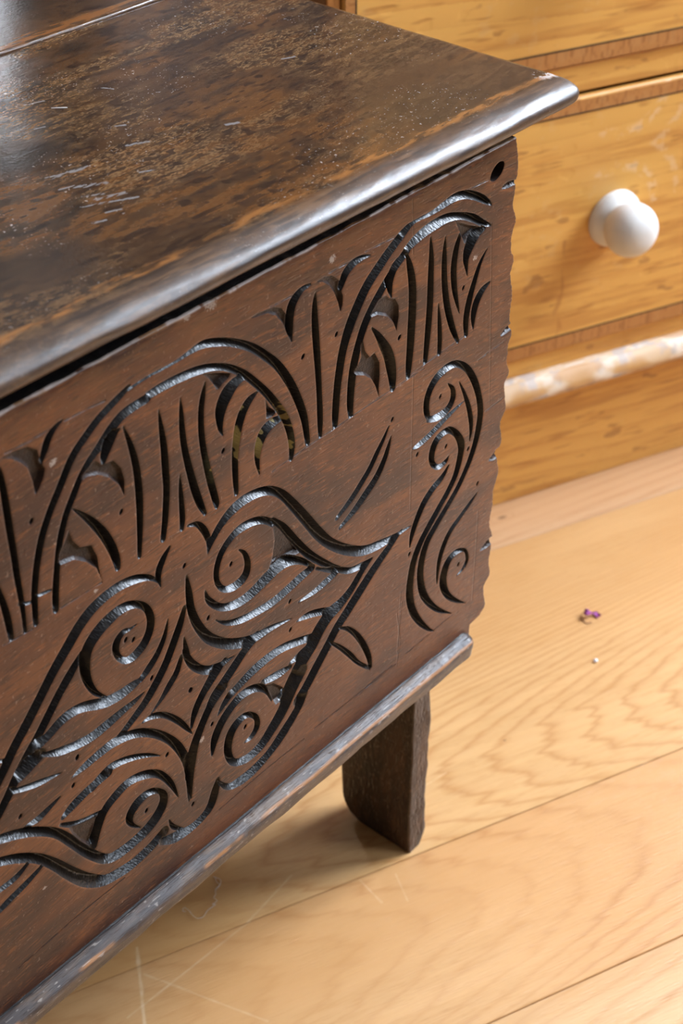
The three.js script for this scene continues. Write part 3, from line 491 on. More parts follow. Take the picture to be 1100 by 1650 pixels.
chip([31.9,322.3,0.9],[36.1,322.7,2.7],[39.7,323.4,3.5],[44.3,323,2.2]);
chip([29.9,258.6,1.2],[34,259,2.5],[38.2,259.4,3.2],[41.6,259.6,2.4]);
peg([16.8,502.4,2.1],[19,503.4,3.7],[21.6,504.8,4],[23.9,506,2.6]);
const plankEdge = [[204.4, 23.7], [206.0, 34.7], [209.9, 38.8], [226.6, 35.8], [233.9, 41.7], [244.3, 39.5], [260.9, 41.4], [275.6, 37.1], [288.2, 39.1], [296.0, 38.5], [309.3, 42.6], [320.8, 40.0], [330.9, 43.2], [343.8, 40.6], [351.4, 44.9], [368.8, 42.0], [375.0, 45.7], [384.2, 42.6], [393.4, 42.7], [400.0, 45.1], [413.4, 42.0], [424.8, 43.0], [439.2, 39.8], [446.9, 41.9], [453.9, 38.5], [461.1, 38.1], [469.7, 41.0], [480.7, 37.2], [485.7, 38.1], [499.8, 39.6], [519.2, 36.2]];                                            // [height, x] of the notched right-hand edge
function edgeX(y) {                                                  // y in metres
  const m = y * 1000; let i = 0; while (i < plankEdge.length - 2 && plankEdge[i + 1][0] < m) i++;
  const a = plankEdge[i], b = plankEdge[i + 1], t = clamp((m - a[0]) / (b[0] - a[0])), s = t * t * (3 - 2 * t);
  return (a[1] + (b[1] - a[1]) * s) / 1000 + 0.0006 * (noise(m * 0.9, 3) - 0.5);
}
// nearest point of a stroke: [distance - half width, distance / half width, half width, signed offset, lean, beyond an end]
// the gouge was leaned over: its deepest line lies nearer the upper side of a level stroke, in the middle of an upright one
const hit = [0, 0, 0, 0, 0, 0, 0];
function distLine(x, y, l) {
  hit[0] = 1e9;
  for (let i = 0; i + 1 < l.length; i++) {
    const a = l[i], b = l[i + 1], dx = b[0] - a[0], dy = b[1] - a[1], q = dx * dx + dy * dy + 1e-9;
    const tt = ((x - a[0]) * dx + (y - a[1]) * dy) / q, t = clamp(tt);
    const w = a[2] + (b[2] - a[2]) * t, d = Math.hypot(x - a[0] - t * dx, y - a[1] - t * dy), f = d - w;
    if (f < hit[0]) {
      const n = Math.sqrt(q), side = dx < 0 ? -1 : 1, s = ((y - a[1]) * dx - (x - a[0]) * dy) / n * side;
      hit[0] = f; hit[1] = d / w; hit[2] = w; hit[3] = s / w; hit[4] = Math.abs(dx) / n; hit[5] = (i === 0 && tt < 0) || (i + 2 === l.length && tt > 1) ? 1 : 0; hit[6] = a[3] + (b[3] - a[3]) * t;
    }
  }
  return hit;
}
function distRing(x, y, r) {
  let d = 1e9, inside = false;
  for (let i = 0, j = r.length - 1; i < r.length; j = i++) {
    const a = r[j], b = r[i], dx = b[0] - a[0], dy = b[1] - a[1], t = clamp(((x - a[0]) * dx + (y - a[1]) * dy) / (dx * dx + dy * dy));
    d = Math.min(d, Math.hypot(x - a[0] - t * dx, y - a[1] - t * dy));
    if ((b[1] > y) !== (a[1] > y) && x < (a[0] - b[0]) * (y - b[1]) / (a[1] - b[1]) + b[0]) inside = !inside;
  }
  return inside ? -d : d;
}
for (const c of cuts) {
  const p = c.ring || c.line; c.x0 = 1e9; c.x1 = -1e9; c.y0 = 1e9; c.y1 = -1e9;
  for (const q of p) { const w = (q[2] || 0) + 1.2; c.x0 = Math.min(c.x0, q[0] - w); c.x1 = Math.max(c.x1, q[0] + w); c.y0 = Math.min(c.y0, q[1] - w); c.y1 = Math.max(c.y1, q[1] + w); }
}
const cell = 6, buckets = new Map();                                 // which cuts may reach which square of the plank
cuts.forEach((c, id) => { for (let i = Math.floor(c.x0 / cell); i <= Math.floor(c.x1 / cell); i++) for (let j = Math.floor(c.y0 / cell); j <= Math.floor(c.y1 / cell); j++) { const k = i * 4096 + j; if (!buckets.has(k)) buckets.set(k, []); buckets.get(k).push(id); } });
// depth of the carved surface under the plank's face: out = [phi (mm, negative inside a cut), depth (mm), id of the cut]
function carved(x, y, out) {
  let phi = 5, depth = 0, id = -1; const list = buckets.get(Math.floor(x / cell) * 4096 + Math.floor(y / cell));
  if (list) for (const k of list) {
    const c = cuts[k]; if (x < c.x0 || x > c.x1 || y < c.y0 || y > c.y1) continue;
    let f, d = 0;
    if (c.ring) {
      f = distRing(x, y, c.ring);
      if (f < 0) { const t = clamp((c.y1 - 1.2 - y) / (c.y1 - c.y0 - 2.4)); d = Math.min(1, -f / 1.4) * (0.5 + 2.6 * t); }
    } else {
      const [g, t, w, off, level, cap, run] = distLine(x, y, c.line); f = g;
      if (g < 0) {
        const u = Math.max(0, 1 - t * t);
        if (c.kind === 'peg') d = 11 * Math.min(1, -g / 0.9);
        else if (c.kind === 'chip') d = Math.min(2.0, w * 0.9) * Math.sqrt(u) * (0.6 + 0.7 * noise(x * 1.3, y * 1.3));
        else if (c.kind === 'punch') d = 2.2 * Math.sqrt(u);
        else {
          const top = 0.62 * level * level; let v = off < top ? (off + 1) / (top + 1) : (1 - off) / (1 - top); v = clamp(v);
          if (cap) v = Math.min(v, (1 - t) * 1.5);
          v = v < 0.8 ? v * 1.125 : 0.9 + 0.1 * (1 - ((1 - v) / 0.2) ** 2);
          d = Math.min(4.6, 0.2 + 1.70 * w) * v * (0.35 + 0.65 * clamp(Math.min(run, c.len - run) / 2.6)) * (1 + 0.08 * (noise(x * 0.8, y * 0.8) - 0.5));
        }
      }
    }
    if (f < phi) { phi = f; id = k; }
    if (d > depth) depth = d;
  }
  const rim = phi < 0.9 ? 0.16 * (1 - Math.max(0, phi) / 0.9) ** 2 : 0;  // arrises rubbed round by use
  out[0] = phi; out[1] = depth + rim; out[2] = id;
}

// ---- wood colours of the chest
const pale = [[5.5, 462.2, 1.4], [-261.4, 409.0, 1.0], [-310.7, 261.4, 0.9], [-183.7, 515.9, 2.6], [-198.4, 515.8, 1.6], [-106.1, 505.8, 1.8], [-275.1, 483.7, 1.6], [-205.6, 278.3, 1.6]];                                                   // bare nicks in the finish
const panelMap = colourMap(2048, 1600, (u, v, o) => {
  const x = PX0 + u * (PX1 - PX0), y = PY0 + v * (PY1 - PY0), X = x * 1000, Y = y * 1000;
  const skew = y + 0.02 * Math.sin(x * 7);
  set(o, [0.084, 0.0295, 0.0138]);
  mix(o, [0.128, 0.044, 0.0170], 0.85 * step(0.40, 0.70, fbm(x * 22, skew * 60, 4)));
  mix(o, [0.040, 0.0175, 0.0115], 0.85 * step(0.45, 0.72, fbm(x * 16 + 40, skew * 46 + 9, 4)));
  mix(o, [0.23, 0.076, 0.022], 0.42 * step(0.58, 0.80, fbm(x * 150, skew * 900, 3)));   // open orange grain
  mix(o, [0.026, 0.012, 0.008], 0.6 * step(0.62, 0.85, fbm(x * 130 + 7, skew * 1100 + 5, 2)));
  mix(o, [0.24, 0.16, 0.11], 0.55 * step(0.90, 0.95, noise(x * 900, y * 1000)));           // specks of wear
  const top = 517.7 - Y;
  mix(o, [0.30, 0.16, 0.075], 0.85 * step(2.2, 0.2, top + 4.0 * (fbm(x * 90, 2, 3) - 0.30)));          // bare edge under the lid
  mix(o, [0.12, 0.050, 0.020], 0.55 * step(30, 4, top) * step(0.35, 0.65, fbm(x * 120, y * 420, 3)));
  mix(o, [0.46, 0.38, 0.34], 0.85 * step(1.7, 0.5, top + 1.6 * (fbm(x * 70, 6, 3) - 0.5)) * step(0.30, 0.5, fbm(x * 160, 8, 3)));  // pale worn rim, with the highlight on the rounded arris painted in
  for (const [a, b, r] of pale) { const d = Math.hypot((X - a) * 0.8, Y - b) / r; if (d < 1.3) mix(o, [0.34, 0.27, 0.22], 0.8 * step(1.2, 0.5, d + 1.4 * (noise(X * 2, Y * 2) - 0.5))); }
  for (const s of scribes) { const d = segDist(X, Y, s); if (d < 0.5) mix(o, [0.020, 0.013, 0.012], (Math.abs(s[0][0] - s[s.length - 1][0]) < 14 ? 0.45 : 0.85) * step(0.5, 0.2, d) * step(0.25, 0.45, noise(X * 0.5, Y * 0.5))); }
});
const panelBump = heightMap(2048, 1600, (u, v) => {
  const x = PX0 + u * (PX1 - PX0), y = PY0 + v * (PY1 - PY0), X = x * 1000, Y = y * 1000; let h = 0.72;
  h += 0.10 * (fbm(x * 120, y * 700, 3) - 0.5) + 0.10 * (fbm(x * 30, y * 60, 2) - 0.5) - 0.10 * step(0.72, 0.9, noise(x * 240, y * 1300));
  for (const s of scribes) { const d = segDist(X, Y, s); if (d < 0.7) h -= (Math.abs(s[0][0] - s[s.length - 1][0]) < 14 ? 0.2 : 0.6) * step(0.7, 0.1, d) * (0.4 + 0.6 * noise(X * 0.4, Y * 0.4)); }
  return h;
});
const panelRough = greyMap(512, 512, (u, v) => 0.37 + 0.16 * (fbm(u * 60, v * 140, 3) - 0.5));
const oakPanel = new THREE.MeshPhysicalMaterial({ specularIntensity: 0.75, map: panelMap, bumpMap: panelBump, bumpScale: 0.0007, roughness: 1, roughnessMap: panelRough });
const flaked = [[-171, 440, 8, 20], [-157, 428, 6, 16], [-137, 430, 6, 16], [-191, 433, 6, 14], [-143, 444, 6, 7]];   // where the black has come away from the carving
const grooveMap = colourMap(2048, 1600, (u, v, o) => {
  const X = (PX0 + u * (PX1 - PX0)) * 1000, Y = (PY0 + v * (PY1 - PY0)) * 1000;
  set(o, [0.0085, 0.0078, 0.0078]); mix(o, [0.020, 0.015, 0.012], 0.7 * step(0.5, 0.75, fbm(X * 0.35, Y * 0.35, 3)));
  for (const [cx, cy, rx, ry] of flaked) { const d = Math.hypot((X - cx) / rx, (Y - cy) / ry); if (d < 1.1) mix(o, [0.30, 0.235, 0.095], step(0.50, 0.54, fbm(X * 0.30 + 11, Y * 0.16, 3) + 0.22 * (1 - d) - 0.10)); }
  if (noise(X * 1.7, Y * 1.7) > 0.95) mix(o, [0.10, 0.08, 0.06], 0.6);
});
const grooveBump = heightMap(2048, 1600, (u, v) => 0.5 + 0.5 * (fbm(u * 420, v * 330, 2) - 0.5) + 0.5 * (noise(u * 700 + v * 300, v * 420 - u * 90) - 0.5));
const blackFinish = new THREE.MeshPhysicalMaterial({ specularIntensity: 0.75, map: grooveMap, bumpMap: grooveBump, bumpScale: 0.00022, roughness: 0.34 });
const hollowMap = colourMap(1024, 800, (u, v, o) => { set(o, [0.020, 0.0125, 0.0105]); mix(o, [0.036, 0.020, 0.014], step(0.4, 0.7, fbm(u * 90, v * 160, 3))); });
const hollowFinish = new THREE.MeshPhysicalMaterial({ specularIntensity: 0.4, map: hollowMap, bumpMap: grooveBump, bumpScale: 0.0002, roughness: 0.42 });
const darkMap = colourMap(1024, 1024, (u, v, o) => {                 // plain parts: tile of 0.4 m, grain along u
  set(o, [0.040, 0.021, 0.014]); mix(o, [0.075, 0.034, 0.017], 0.8 * step(0.42, 0.72, fbm(u * 9, v * 34, 4))); mix(o, [0.020, 0.013, 0.011], 0.8 * step(0.45, 0.75, fbm(u * 12 + 9, v * 40 + 3, 4)));
  mix(o, [0.13, 0.065, 0.030], 0.5 * step(0.62, 0.8, fbm(u * 60, v * 360, 3))); mix(o, [0.19, 0.15, 0.12], 0.55 * step(0.87, 0.93, noise(u * 220, v * 250)));
});
const darkBump = heightMap(1024, 1024, (u, v) => 0.6 + 0.4 * (fbm(u * 40, v * 160, 3) - 0.5) + 0.3 * (fbm(u * 14, v * 14, 2) - 0.5) - 0.3 * step(0.75, 0.9, noise(u * 100, v * 380)));
const oakDark = new THREE.MeshStandardMaterial({ map: darkMap, bumpMap: darkBump, bumpScale: 0.0011, roughness: 0.42 });

// ---- front plank with its carving: grid cut exactly along the outline of every groove
function carvePlank(xa, xb, stepX, stepY, at, ragged) {
  const nx = Math.round((xb - xa) / stepX), ny = Math.round((TP - YB) / stepY), W = nx + 1;
  const pos = [], uv = [], phi = [], ids = [], out = [0, 0, 0];
  const edgeSoft = (d) => d < 0.0011 ? 0.0011 - Math.sqrt(Math.max(0, 0.0011 ** 2 - (0.0011 - d) ** 2)) : 0;
  for (let j = 0; j <= ny; j++) for (let i = 0; i <= nx; i++) {
    const y = YB + (TP - YB) * j / ny + (j === ny ? 0 : 0); let x = xa + (xb - xa) * i / nx; const e = ragged ? edgeX(y) : xb;
    if (ragged && x > 0.0) x = x * e / xb;
    at(x * 1000, y * 1000, out);
    const soft = edgeSoft(TP - y) + (ragged ? edgeSoft(e - x) : 0);
    const topWear = y > TP - 0.004 ? 0.0008 * step(0.004, 0, TP - y) * fbm(x * 130, 4, 2) : 0;
    pos.push(x, y - (j === ny ? 0.0010 * fbm(x * 110, 9, 2) : 0), ZF - out[1] / 1000 - soft - topWear);
    uv.push((x - PX0) / (PX1 - PX0), (y - PY0) / (PY1 - PY0)); phi.push(out[0]); ids.push(out[2]);
  }
  const tris = new Map(); const add = (k, a, b, c) => { let t = tris.get(k); if (!t) tris.set(k, t = []); t.push(a, b, c); };
  const mid = new Map();
  const between = (a, b) => {
    const key = a < b ? a * 4194304 + b : b * 4194304 + a; let m = mid.get(key); if (m !== undefined) return m;
    const t = clamp(phi[a] / (phi[a] - phi[b]), 0.02, 0.98), x = pos[3 * a] + (pos[3 * b] - pos[3 * a]) * t, y = pos[3 * a + 1] + (pos[3 * b + 1] - pos[3 * a + 1]) * t;
    const rimA = phi[a] > 0 ? a : b; m = phi.length; pos.push(x, y, Math.min(ZF - 0.00016, pos[3 * rimA + 2])); uv.push(uv[2 * a] + (uv[2 * b] - uv[2 * a]) * t, uv[2 * a + 1] + (uv[2 * b + 1] - uv[2 * a + 1]) * t);
    phi.push(0); ids.push(phi[a] < 0 ? ids[a] : ids[b]); mid.set(key, m); return m;
  };
  const tri = (a, b, c) => {
    const s = (phi[a] < 0 ? 1 : 0) + (phi[b] < 0 ? 1 : 0) + (phi[c] < 0 ? 1 : 0);
    if (s === 0) return add(-1, a, b, c);
    if (s === 3) { let k = a; if (phi[b] < phi[k]) k = b; if (phi[c] < phi[k]) k = c; return add(ids[k], a, b, c); }
    const lone = s === 1; while ((phi[a] < 0) !== lone) { const t = a; a = b; b = c; c = t; }
    const ab = between(a, b), ac = between(a, c), inId = lone ? ids[a] : (phi[b] < phi[c] ? ids[b] : ids[c]);
    add(lone ? inId : -1, a, ab, ac); add(lone ? -1 : inId, ab, b, c); add(lone ? -1 : inId, ab, c, ac);
  };
  for (let j = 0; j < ny; j++) for (let i = 0; i < nx; i++) {
    const a = j * W + i, b = a + 1, c = a + W, d = c + 1;
    if (Math.abs(pos[3 * a + 2] - pos[3 * d + 2]) <= Math.abs(pos[3 * b + 2] - pos[3 * c + 2])) { tri(a, b, d); tri(a, d, c); } else { tri(a, b, c); tri(b, d, c); }
  }
  // two sets of normals: the plank's face and the cut surfaces keep a crisp edge between them
  const N = [new Float32Array(pos.length), new Float32Array(pos.length)];
  for (const [k, t] of tris) { const n = N[k === -1 ? 0 : 1]; for (let q = 0; q < t.length; q += 3) {
    const a = 3 * t[q], b = 3 * t[q + 1], c = 3 * t[q + 2], ux = pos[b] - pos[a], uy = pos[b + 1] - pos[a + 1], uz = pos[b + 2] - pos[a + 2], vx = pos[c] - pos[a], vy = pos[c + 1] - pos[a + 1], vz = pos[c + 2] - pos[a + 2];
    const x = uy * vz - uz * vy, y = uz * vx - ux * vz, z = ux * vy - uy * vx; for (const w of [a, b, c]) { n[w] += x; n[w + 1] += y; n[w + 2] += z; } } }
  const parts = new Map();
  for (const [k, t] of tris) {
    const n = N[k === -1 ? 0 : 1], map = new Map(), P = [], Q = [], U = [], I = new Uint32Array(t.length);
    for (let q = 0; q < t.length; q++) { let m = map.get(t[q]); if (m === undefined) { m = map.size; map.set(t[q], m); const a = 3 * t[q], l = Math.hypot(n[a], n[a + 1], n[a + 2]) || 1; P.push(pos[a], pos[a + 1], pos[a + 2]); Q.push(n[a] / l, n[a + 1] / l, n[a + 2] / l); U.push(uv[2 * t[q]], uv[2 * t[q] + 1]); } I[q] = m; }
    const g = new THREE.BufferGeometry(); g.setAttribute('position', new THREE.Float32BufferAttribute(P, 3)); g.setAttribute('normal', new THREE.Float32BufferAttribute(Q, 3)); g.setAttribute('uv', new THREE.Float32BufferAttribute(U, 2)); g.setIndex(new THREE.BufferAttribute(I, 1));
    parts.set(k, g);
  }
  // the plank's thickness: strips from its outline back to z = 0
  const strip = (list) => { const P = [], U = []; for (let q = 0; q + 1 < list.length; q++) { const a = 3 * list[q], b = 3 * list[q + 1], A = [pos[a], pos[a + 1], pos[a + 2]], B = [pos[b], pos[b + 1], pos[b + 2]], A0 = [A[0], A[1], 0], B0 = [B[0], B[1], 0]; for (const v of [A, A0, B, B, A0, B0]) { P.push(...v); U.push((v[0] + v[2] - PX0) / (PX1 - PX0), (v[1] - (ZF - v[2]) * 2 - PY0) / (PY1 - PY0)); } } const g = new THREE.BufferGeometry(); g.setAttribute('position', new THREE.Float32BufferAttribute(P, 3)); g.setAttribute('uv', new THREE.Float32BufferAttribute(U, 2)); g.computeVertexNormals(); return g; };
  const col = (i) => Array.from({ length: ny + 1 }, (_, j) => j * W + i), row = (j) => Array.from({ length: nx + 1 }, (_, i) => j * W + i);
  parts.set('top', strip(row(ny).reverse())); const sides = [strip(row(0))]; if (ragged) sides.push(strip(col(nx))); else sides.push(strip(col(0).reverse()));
  parts.set(-1, mergeGeometries([parts.get(-1).toNonIndexed(), ...sides])); return parts;
}
{
  const XM = -0.366;                                                 // the pattern is mirrored about the middle of the front
  const right = carvePlank(XM, 0.045, 0.00052, 0.00052, carved, true);
  const left = carvePlank(2 * XM - 0.041, XM, 0.0016, 0.0016, (x, y, o) => carved(2000 * XM - x, y, o), false);
  const back = box(2 * XM - 0.041, 0.030, YB, TP - 0.004, 0.0, 0.006); const bu = uvBox(back, PX1 - PX0, PY1 - PY0);
  const plank = mesh('front_panel', mergeGeometries([right.get(-1), left.get(-1), bu]), oakPanel, chest);
  const names = { cut: 'carved_groove', hollow: 'carved_hollow', punch: 'punch_mark', chip: 'edge_chip', peg: 'peg_hole' };
  mesh('top_edge_shade', mergeGeometries([right.get('top'), left.get('top')]), blackFinish, plank);  // black here paints in the shade of the gap under the lid
  for (const parts of [right, left]) for (const [k, g] of parts) if (k >= 0) {
    const kind = cuts[k].kind; mesh(names[kind], g, kind === 'hollow' || kind === 'peg' ? hollowFinish : kind === 'chip' ? hollowFinish : blackFinish, plank);
  }
}

// ---- end boards with cut-out feet
const XL = -0.366 * 2 - 0.0182;                                      // outer face of the left end board
{
  const s = new THREE.Shape(); const D = 0.365;                      // drawn in (-z, y)
  s.moveTo(0, 0.0); s.lineTo(0.040, 0.0008); s.quadraticCurveTo(0.0575, 0.002, 0.0598, 0.020); s.lineTo(0.0615, 0.060); s.bezierCurveTo(0.066, 0.115, 0.12, 0.150, D / 2, 0.152);
  s.bezierCurveTo(D - 0.12, 0.150, D - 0.066, 0.115, D - 0.0615, 0.060); s.lineTo(D - 0.0598, 0.020); s.quadraticCurveTo(D - 0.0575, 0.002, D - 0.040, 0.0008); s.lineTo(D, 0); s.lineTo(D, 0.514); s.lineTo(0, 0.514); for (let y = 0.172; y > 0.003; y -= 0.004) s.lineTo(0, y);
  const b = 0.0011, g0 = new THREE.ExtrudeGeometry(s, { depth: 0.0182 - 2 * b, bevelEnabled: true, bevelThickness: b, bevelSize: b, bevelOffset: -b, bevelSegments: 2, curveSegments: 16, steps: 1 });
  g0.translate(0, 0, b); g0.rotateY(Math.PI / 2);
  const p = g0.attributes.position;                                  // worn arrises and foot
  for (let i = 0; i < p.count; i++) { const x = p.getX(i), y = p.getY(i), z = p.getZ(i); if (y < 0.172) { const low = clamp(1 - y / 0.014); if (x > 0.009) p.setX(i, x + 0.0034 * (fbm(y * 85, z * 30 + 2, 3) - 0.62) - (z > -0.03 ? 0.0050 * low * low : 0)); else if (z > -0.02) p.setX(i, x + 0.0009 * (fbm(y * 110 + 8, 4, 2) - 0.4)); if (z > -0.02) p.setZ(i, z + 0.0016 * (fbm(y * 70 + 30, x * 60, 2) - 0.6)); } if (y < 0.004) p.setY(i, Math.max(0, y)); }
  g0.computeVertexNormals();
  const g = uvBox(g0, 0.4, 0.4, 0, 0, 'y');
  mesh('end_board', g, oakDark, chest); const l = mesh('end_board', g, oakDark, chest); l.position.x = XL;
}
mesh('back_panel', uvBox(box(XL, 0.018, 0.19, 0.514, -0.385, -0.3655, 0.001), 0.4, 0.4), oakDark, chest);
mesh('bottom_board', uvBox(box(XL + 0.0185, -0.0005, 0.185, 0.203, -0.3645, -0.0005, 0.001), 0.4, 0.4, 0.1, 0.2), oakDark, chest);

// ---- sweep of a (z, y) profile along x; ends drawn in by ends(x)
function sweep(prof, xa, xb, n, warp, su, sv, ox) {
  const L = [0]; for (let k = 1; k < prof.length; k++) L.push(L[k - 1] + Math.hypot(prof[k][0] - prof[k - 1][0], prof[k][1] - prof[k - 1][1]));
  const P = [], U = [], I = [], m = prof.length;
  const R = 0.0075, xs = []; for (let i = 0; i <= n - 16; i++) xs.push(xa + (xb - R - xa) * i / (n - 16)); for (let i = 1; i <= 16; i++) xs.push(xb - R + R * Math.sin(Math.PI / 2 * i / 16));
  for (let i = 0; i <= n; i++) { const x = xs[i]; for (let k = 0; k < m; k++) { const q = warp(x, prof[k], k); P.push(q[0], q[2], q[1]); U.push((x - ox) / su, L[k] / sv); } }
  for (let i = 0; i < n; i++) for (let k = 0; k + 1 < m; k++) { const a = i * m + k, b = a + m; I.push(a, a + 1, b, b, a + 1, b + 1); }
  const g = new THREE.BufferGeometry(); g.setAttribute('position', new THREE.Float32BufferAttribute(P, 3)); g.setAttribute('uv', new THREE.Float32BufferAttribute(U, 2)); g.setIndex(I); g.computeVertexNormals();
  const caps = [];                                                   // flat ends
  for (const [i, flip] of [[0, true], [n, false]]) {
    const s = new THREE.Shape(); for (let k = 0; k < m; k++) { const a = 3 * (i * m + k); k ? s.lineTo(P[a + 2], P[a + 1]) : s.moveTo(P[a + 2], P[a + 1]); }
    const c = new THREE.ShapeGeometry(s), q = c.attributes.position, x = P[3 * i * m];
    for (let k = 0; k < q.count; k++) { const z = q.getX(k), y = q.getY(k); q.setXYZ(k, x, y, z); }
    const id = c.index.array; const flipped = (() => { const a = id[0], b = id[1], d = id[2]; const ux = q.getY(b) - q.getY(a), uz = q.getZ(b) - q.getZ(a), vx = q.getY(d) - q.getY(a), vz = q.getZ(d) - q.getZ(a); return ux * vz - uz * vx < 0; })();
    if (flipped !== flip) for (let k = 0; k < id.length; k += 3) { const t = id[k]; id[k] = id[k + 1]; id[k + 1] = t; }
    c.computeVertexNormals(); const uv = c.attributes.uv; for (let k = 0; k < uv.count; k++) uv.setXY(k, (q.getZ(k) - ox) / su, 0.3 + q.getY(k) / sv); caps.push(c.toNonIndexed());
  }
  return mergeGeometries([g.toNonIndexed(), ...caps]);
}

// ---- moulding nailed along the foot of the front
{
  const mMap = colourMap(1024, 256, (u, v, o) => {                   // grey-brown, ridge rubbed to bare orange
    const x = u * 0.45; set(o, [0.066, 0.044, 0.034]); mix(o, [0.115, 0.072, 0.044], 0.8 * step(0.42, 0.66, fbm(x * 40, v * 14, 3))); mix(o, [0.030, 0.022, 0.021], 0.8 * step(0.48, 0.72, fbm(x * 50 + 8, v * 10 + 4, 3)));
    mix(o, [0.34, 0.15, 0.055], 0.9 * step(0.040, 0.010, Math.abs(v - 0.325 + 0.05 * (fbm(x * 30, 3, 2) - 0.5))) * step(0.34, 0.5, fbm(x * 40, 7, 3)));
    mix(o, [0.32, 0.27, 0.23], 0.6 * step(0.86, 0.92, noise(x * 260, v * 40)));
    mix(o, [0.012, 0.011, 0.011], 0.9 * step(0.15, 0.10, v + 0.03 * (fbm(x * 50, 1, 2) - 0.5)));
  });
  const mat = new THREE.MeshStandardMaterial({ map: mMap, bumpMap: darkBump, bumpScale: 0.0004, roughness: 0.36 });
  const prof = [[ZF - 0.0008, 0.2050], [ZF + 0.0002, 0.2018], [ZF + 0.0014, 0.2021], [ZF + 0.0022, 0.2034], [ZF + 0.0045, 0.2021], [ZF + 0.0069, 0.2006], [ZF + 0.0081, 0.1996], [ZF + 0.0087, 0.1980], [ZF + 0.0085, 0.1950], [ZF + 0.0079, 0.1915], [ZF + 0.0071, 0.1885], [ZF + 0.0056, 0.1868], [ZF - 0.0008, 0.1864]];
  const X1 = 0.0206, warp = (x, q, k) => {
    const d = X1 - x, r = 0.0075, e = d < r ? r - Math.sqrt(Math.max(0, r * r - (r - d) ** 2)) : 0, f = (q[0] - ZF) / 0.0087;
    let z = q[0] - Math.max(0, f) * e * 0.9, y = q[1];
    y = 0.1945 + (y - 0.1945) * (1 - 0.55 * e / r);
    if (k > 1 && k < 12) { y += 0.0011 * (fbm(x * 45, k * 0.9, 3) - 0.5) * (k > 6 ? 1.6 : 0.7); z += 0.0009 * (fbm(x * 60 + 5, k * 0.8, 3) - 0.5); }
    return [x, z, y];
  };
  mesh('moulding', sweep(prof, XL + 0.018, X1, 900, warp, 0.45, 0.040, PX0), mat, chest);
}

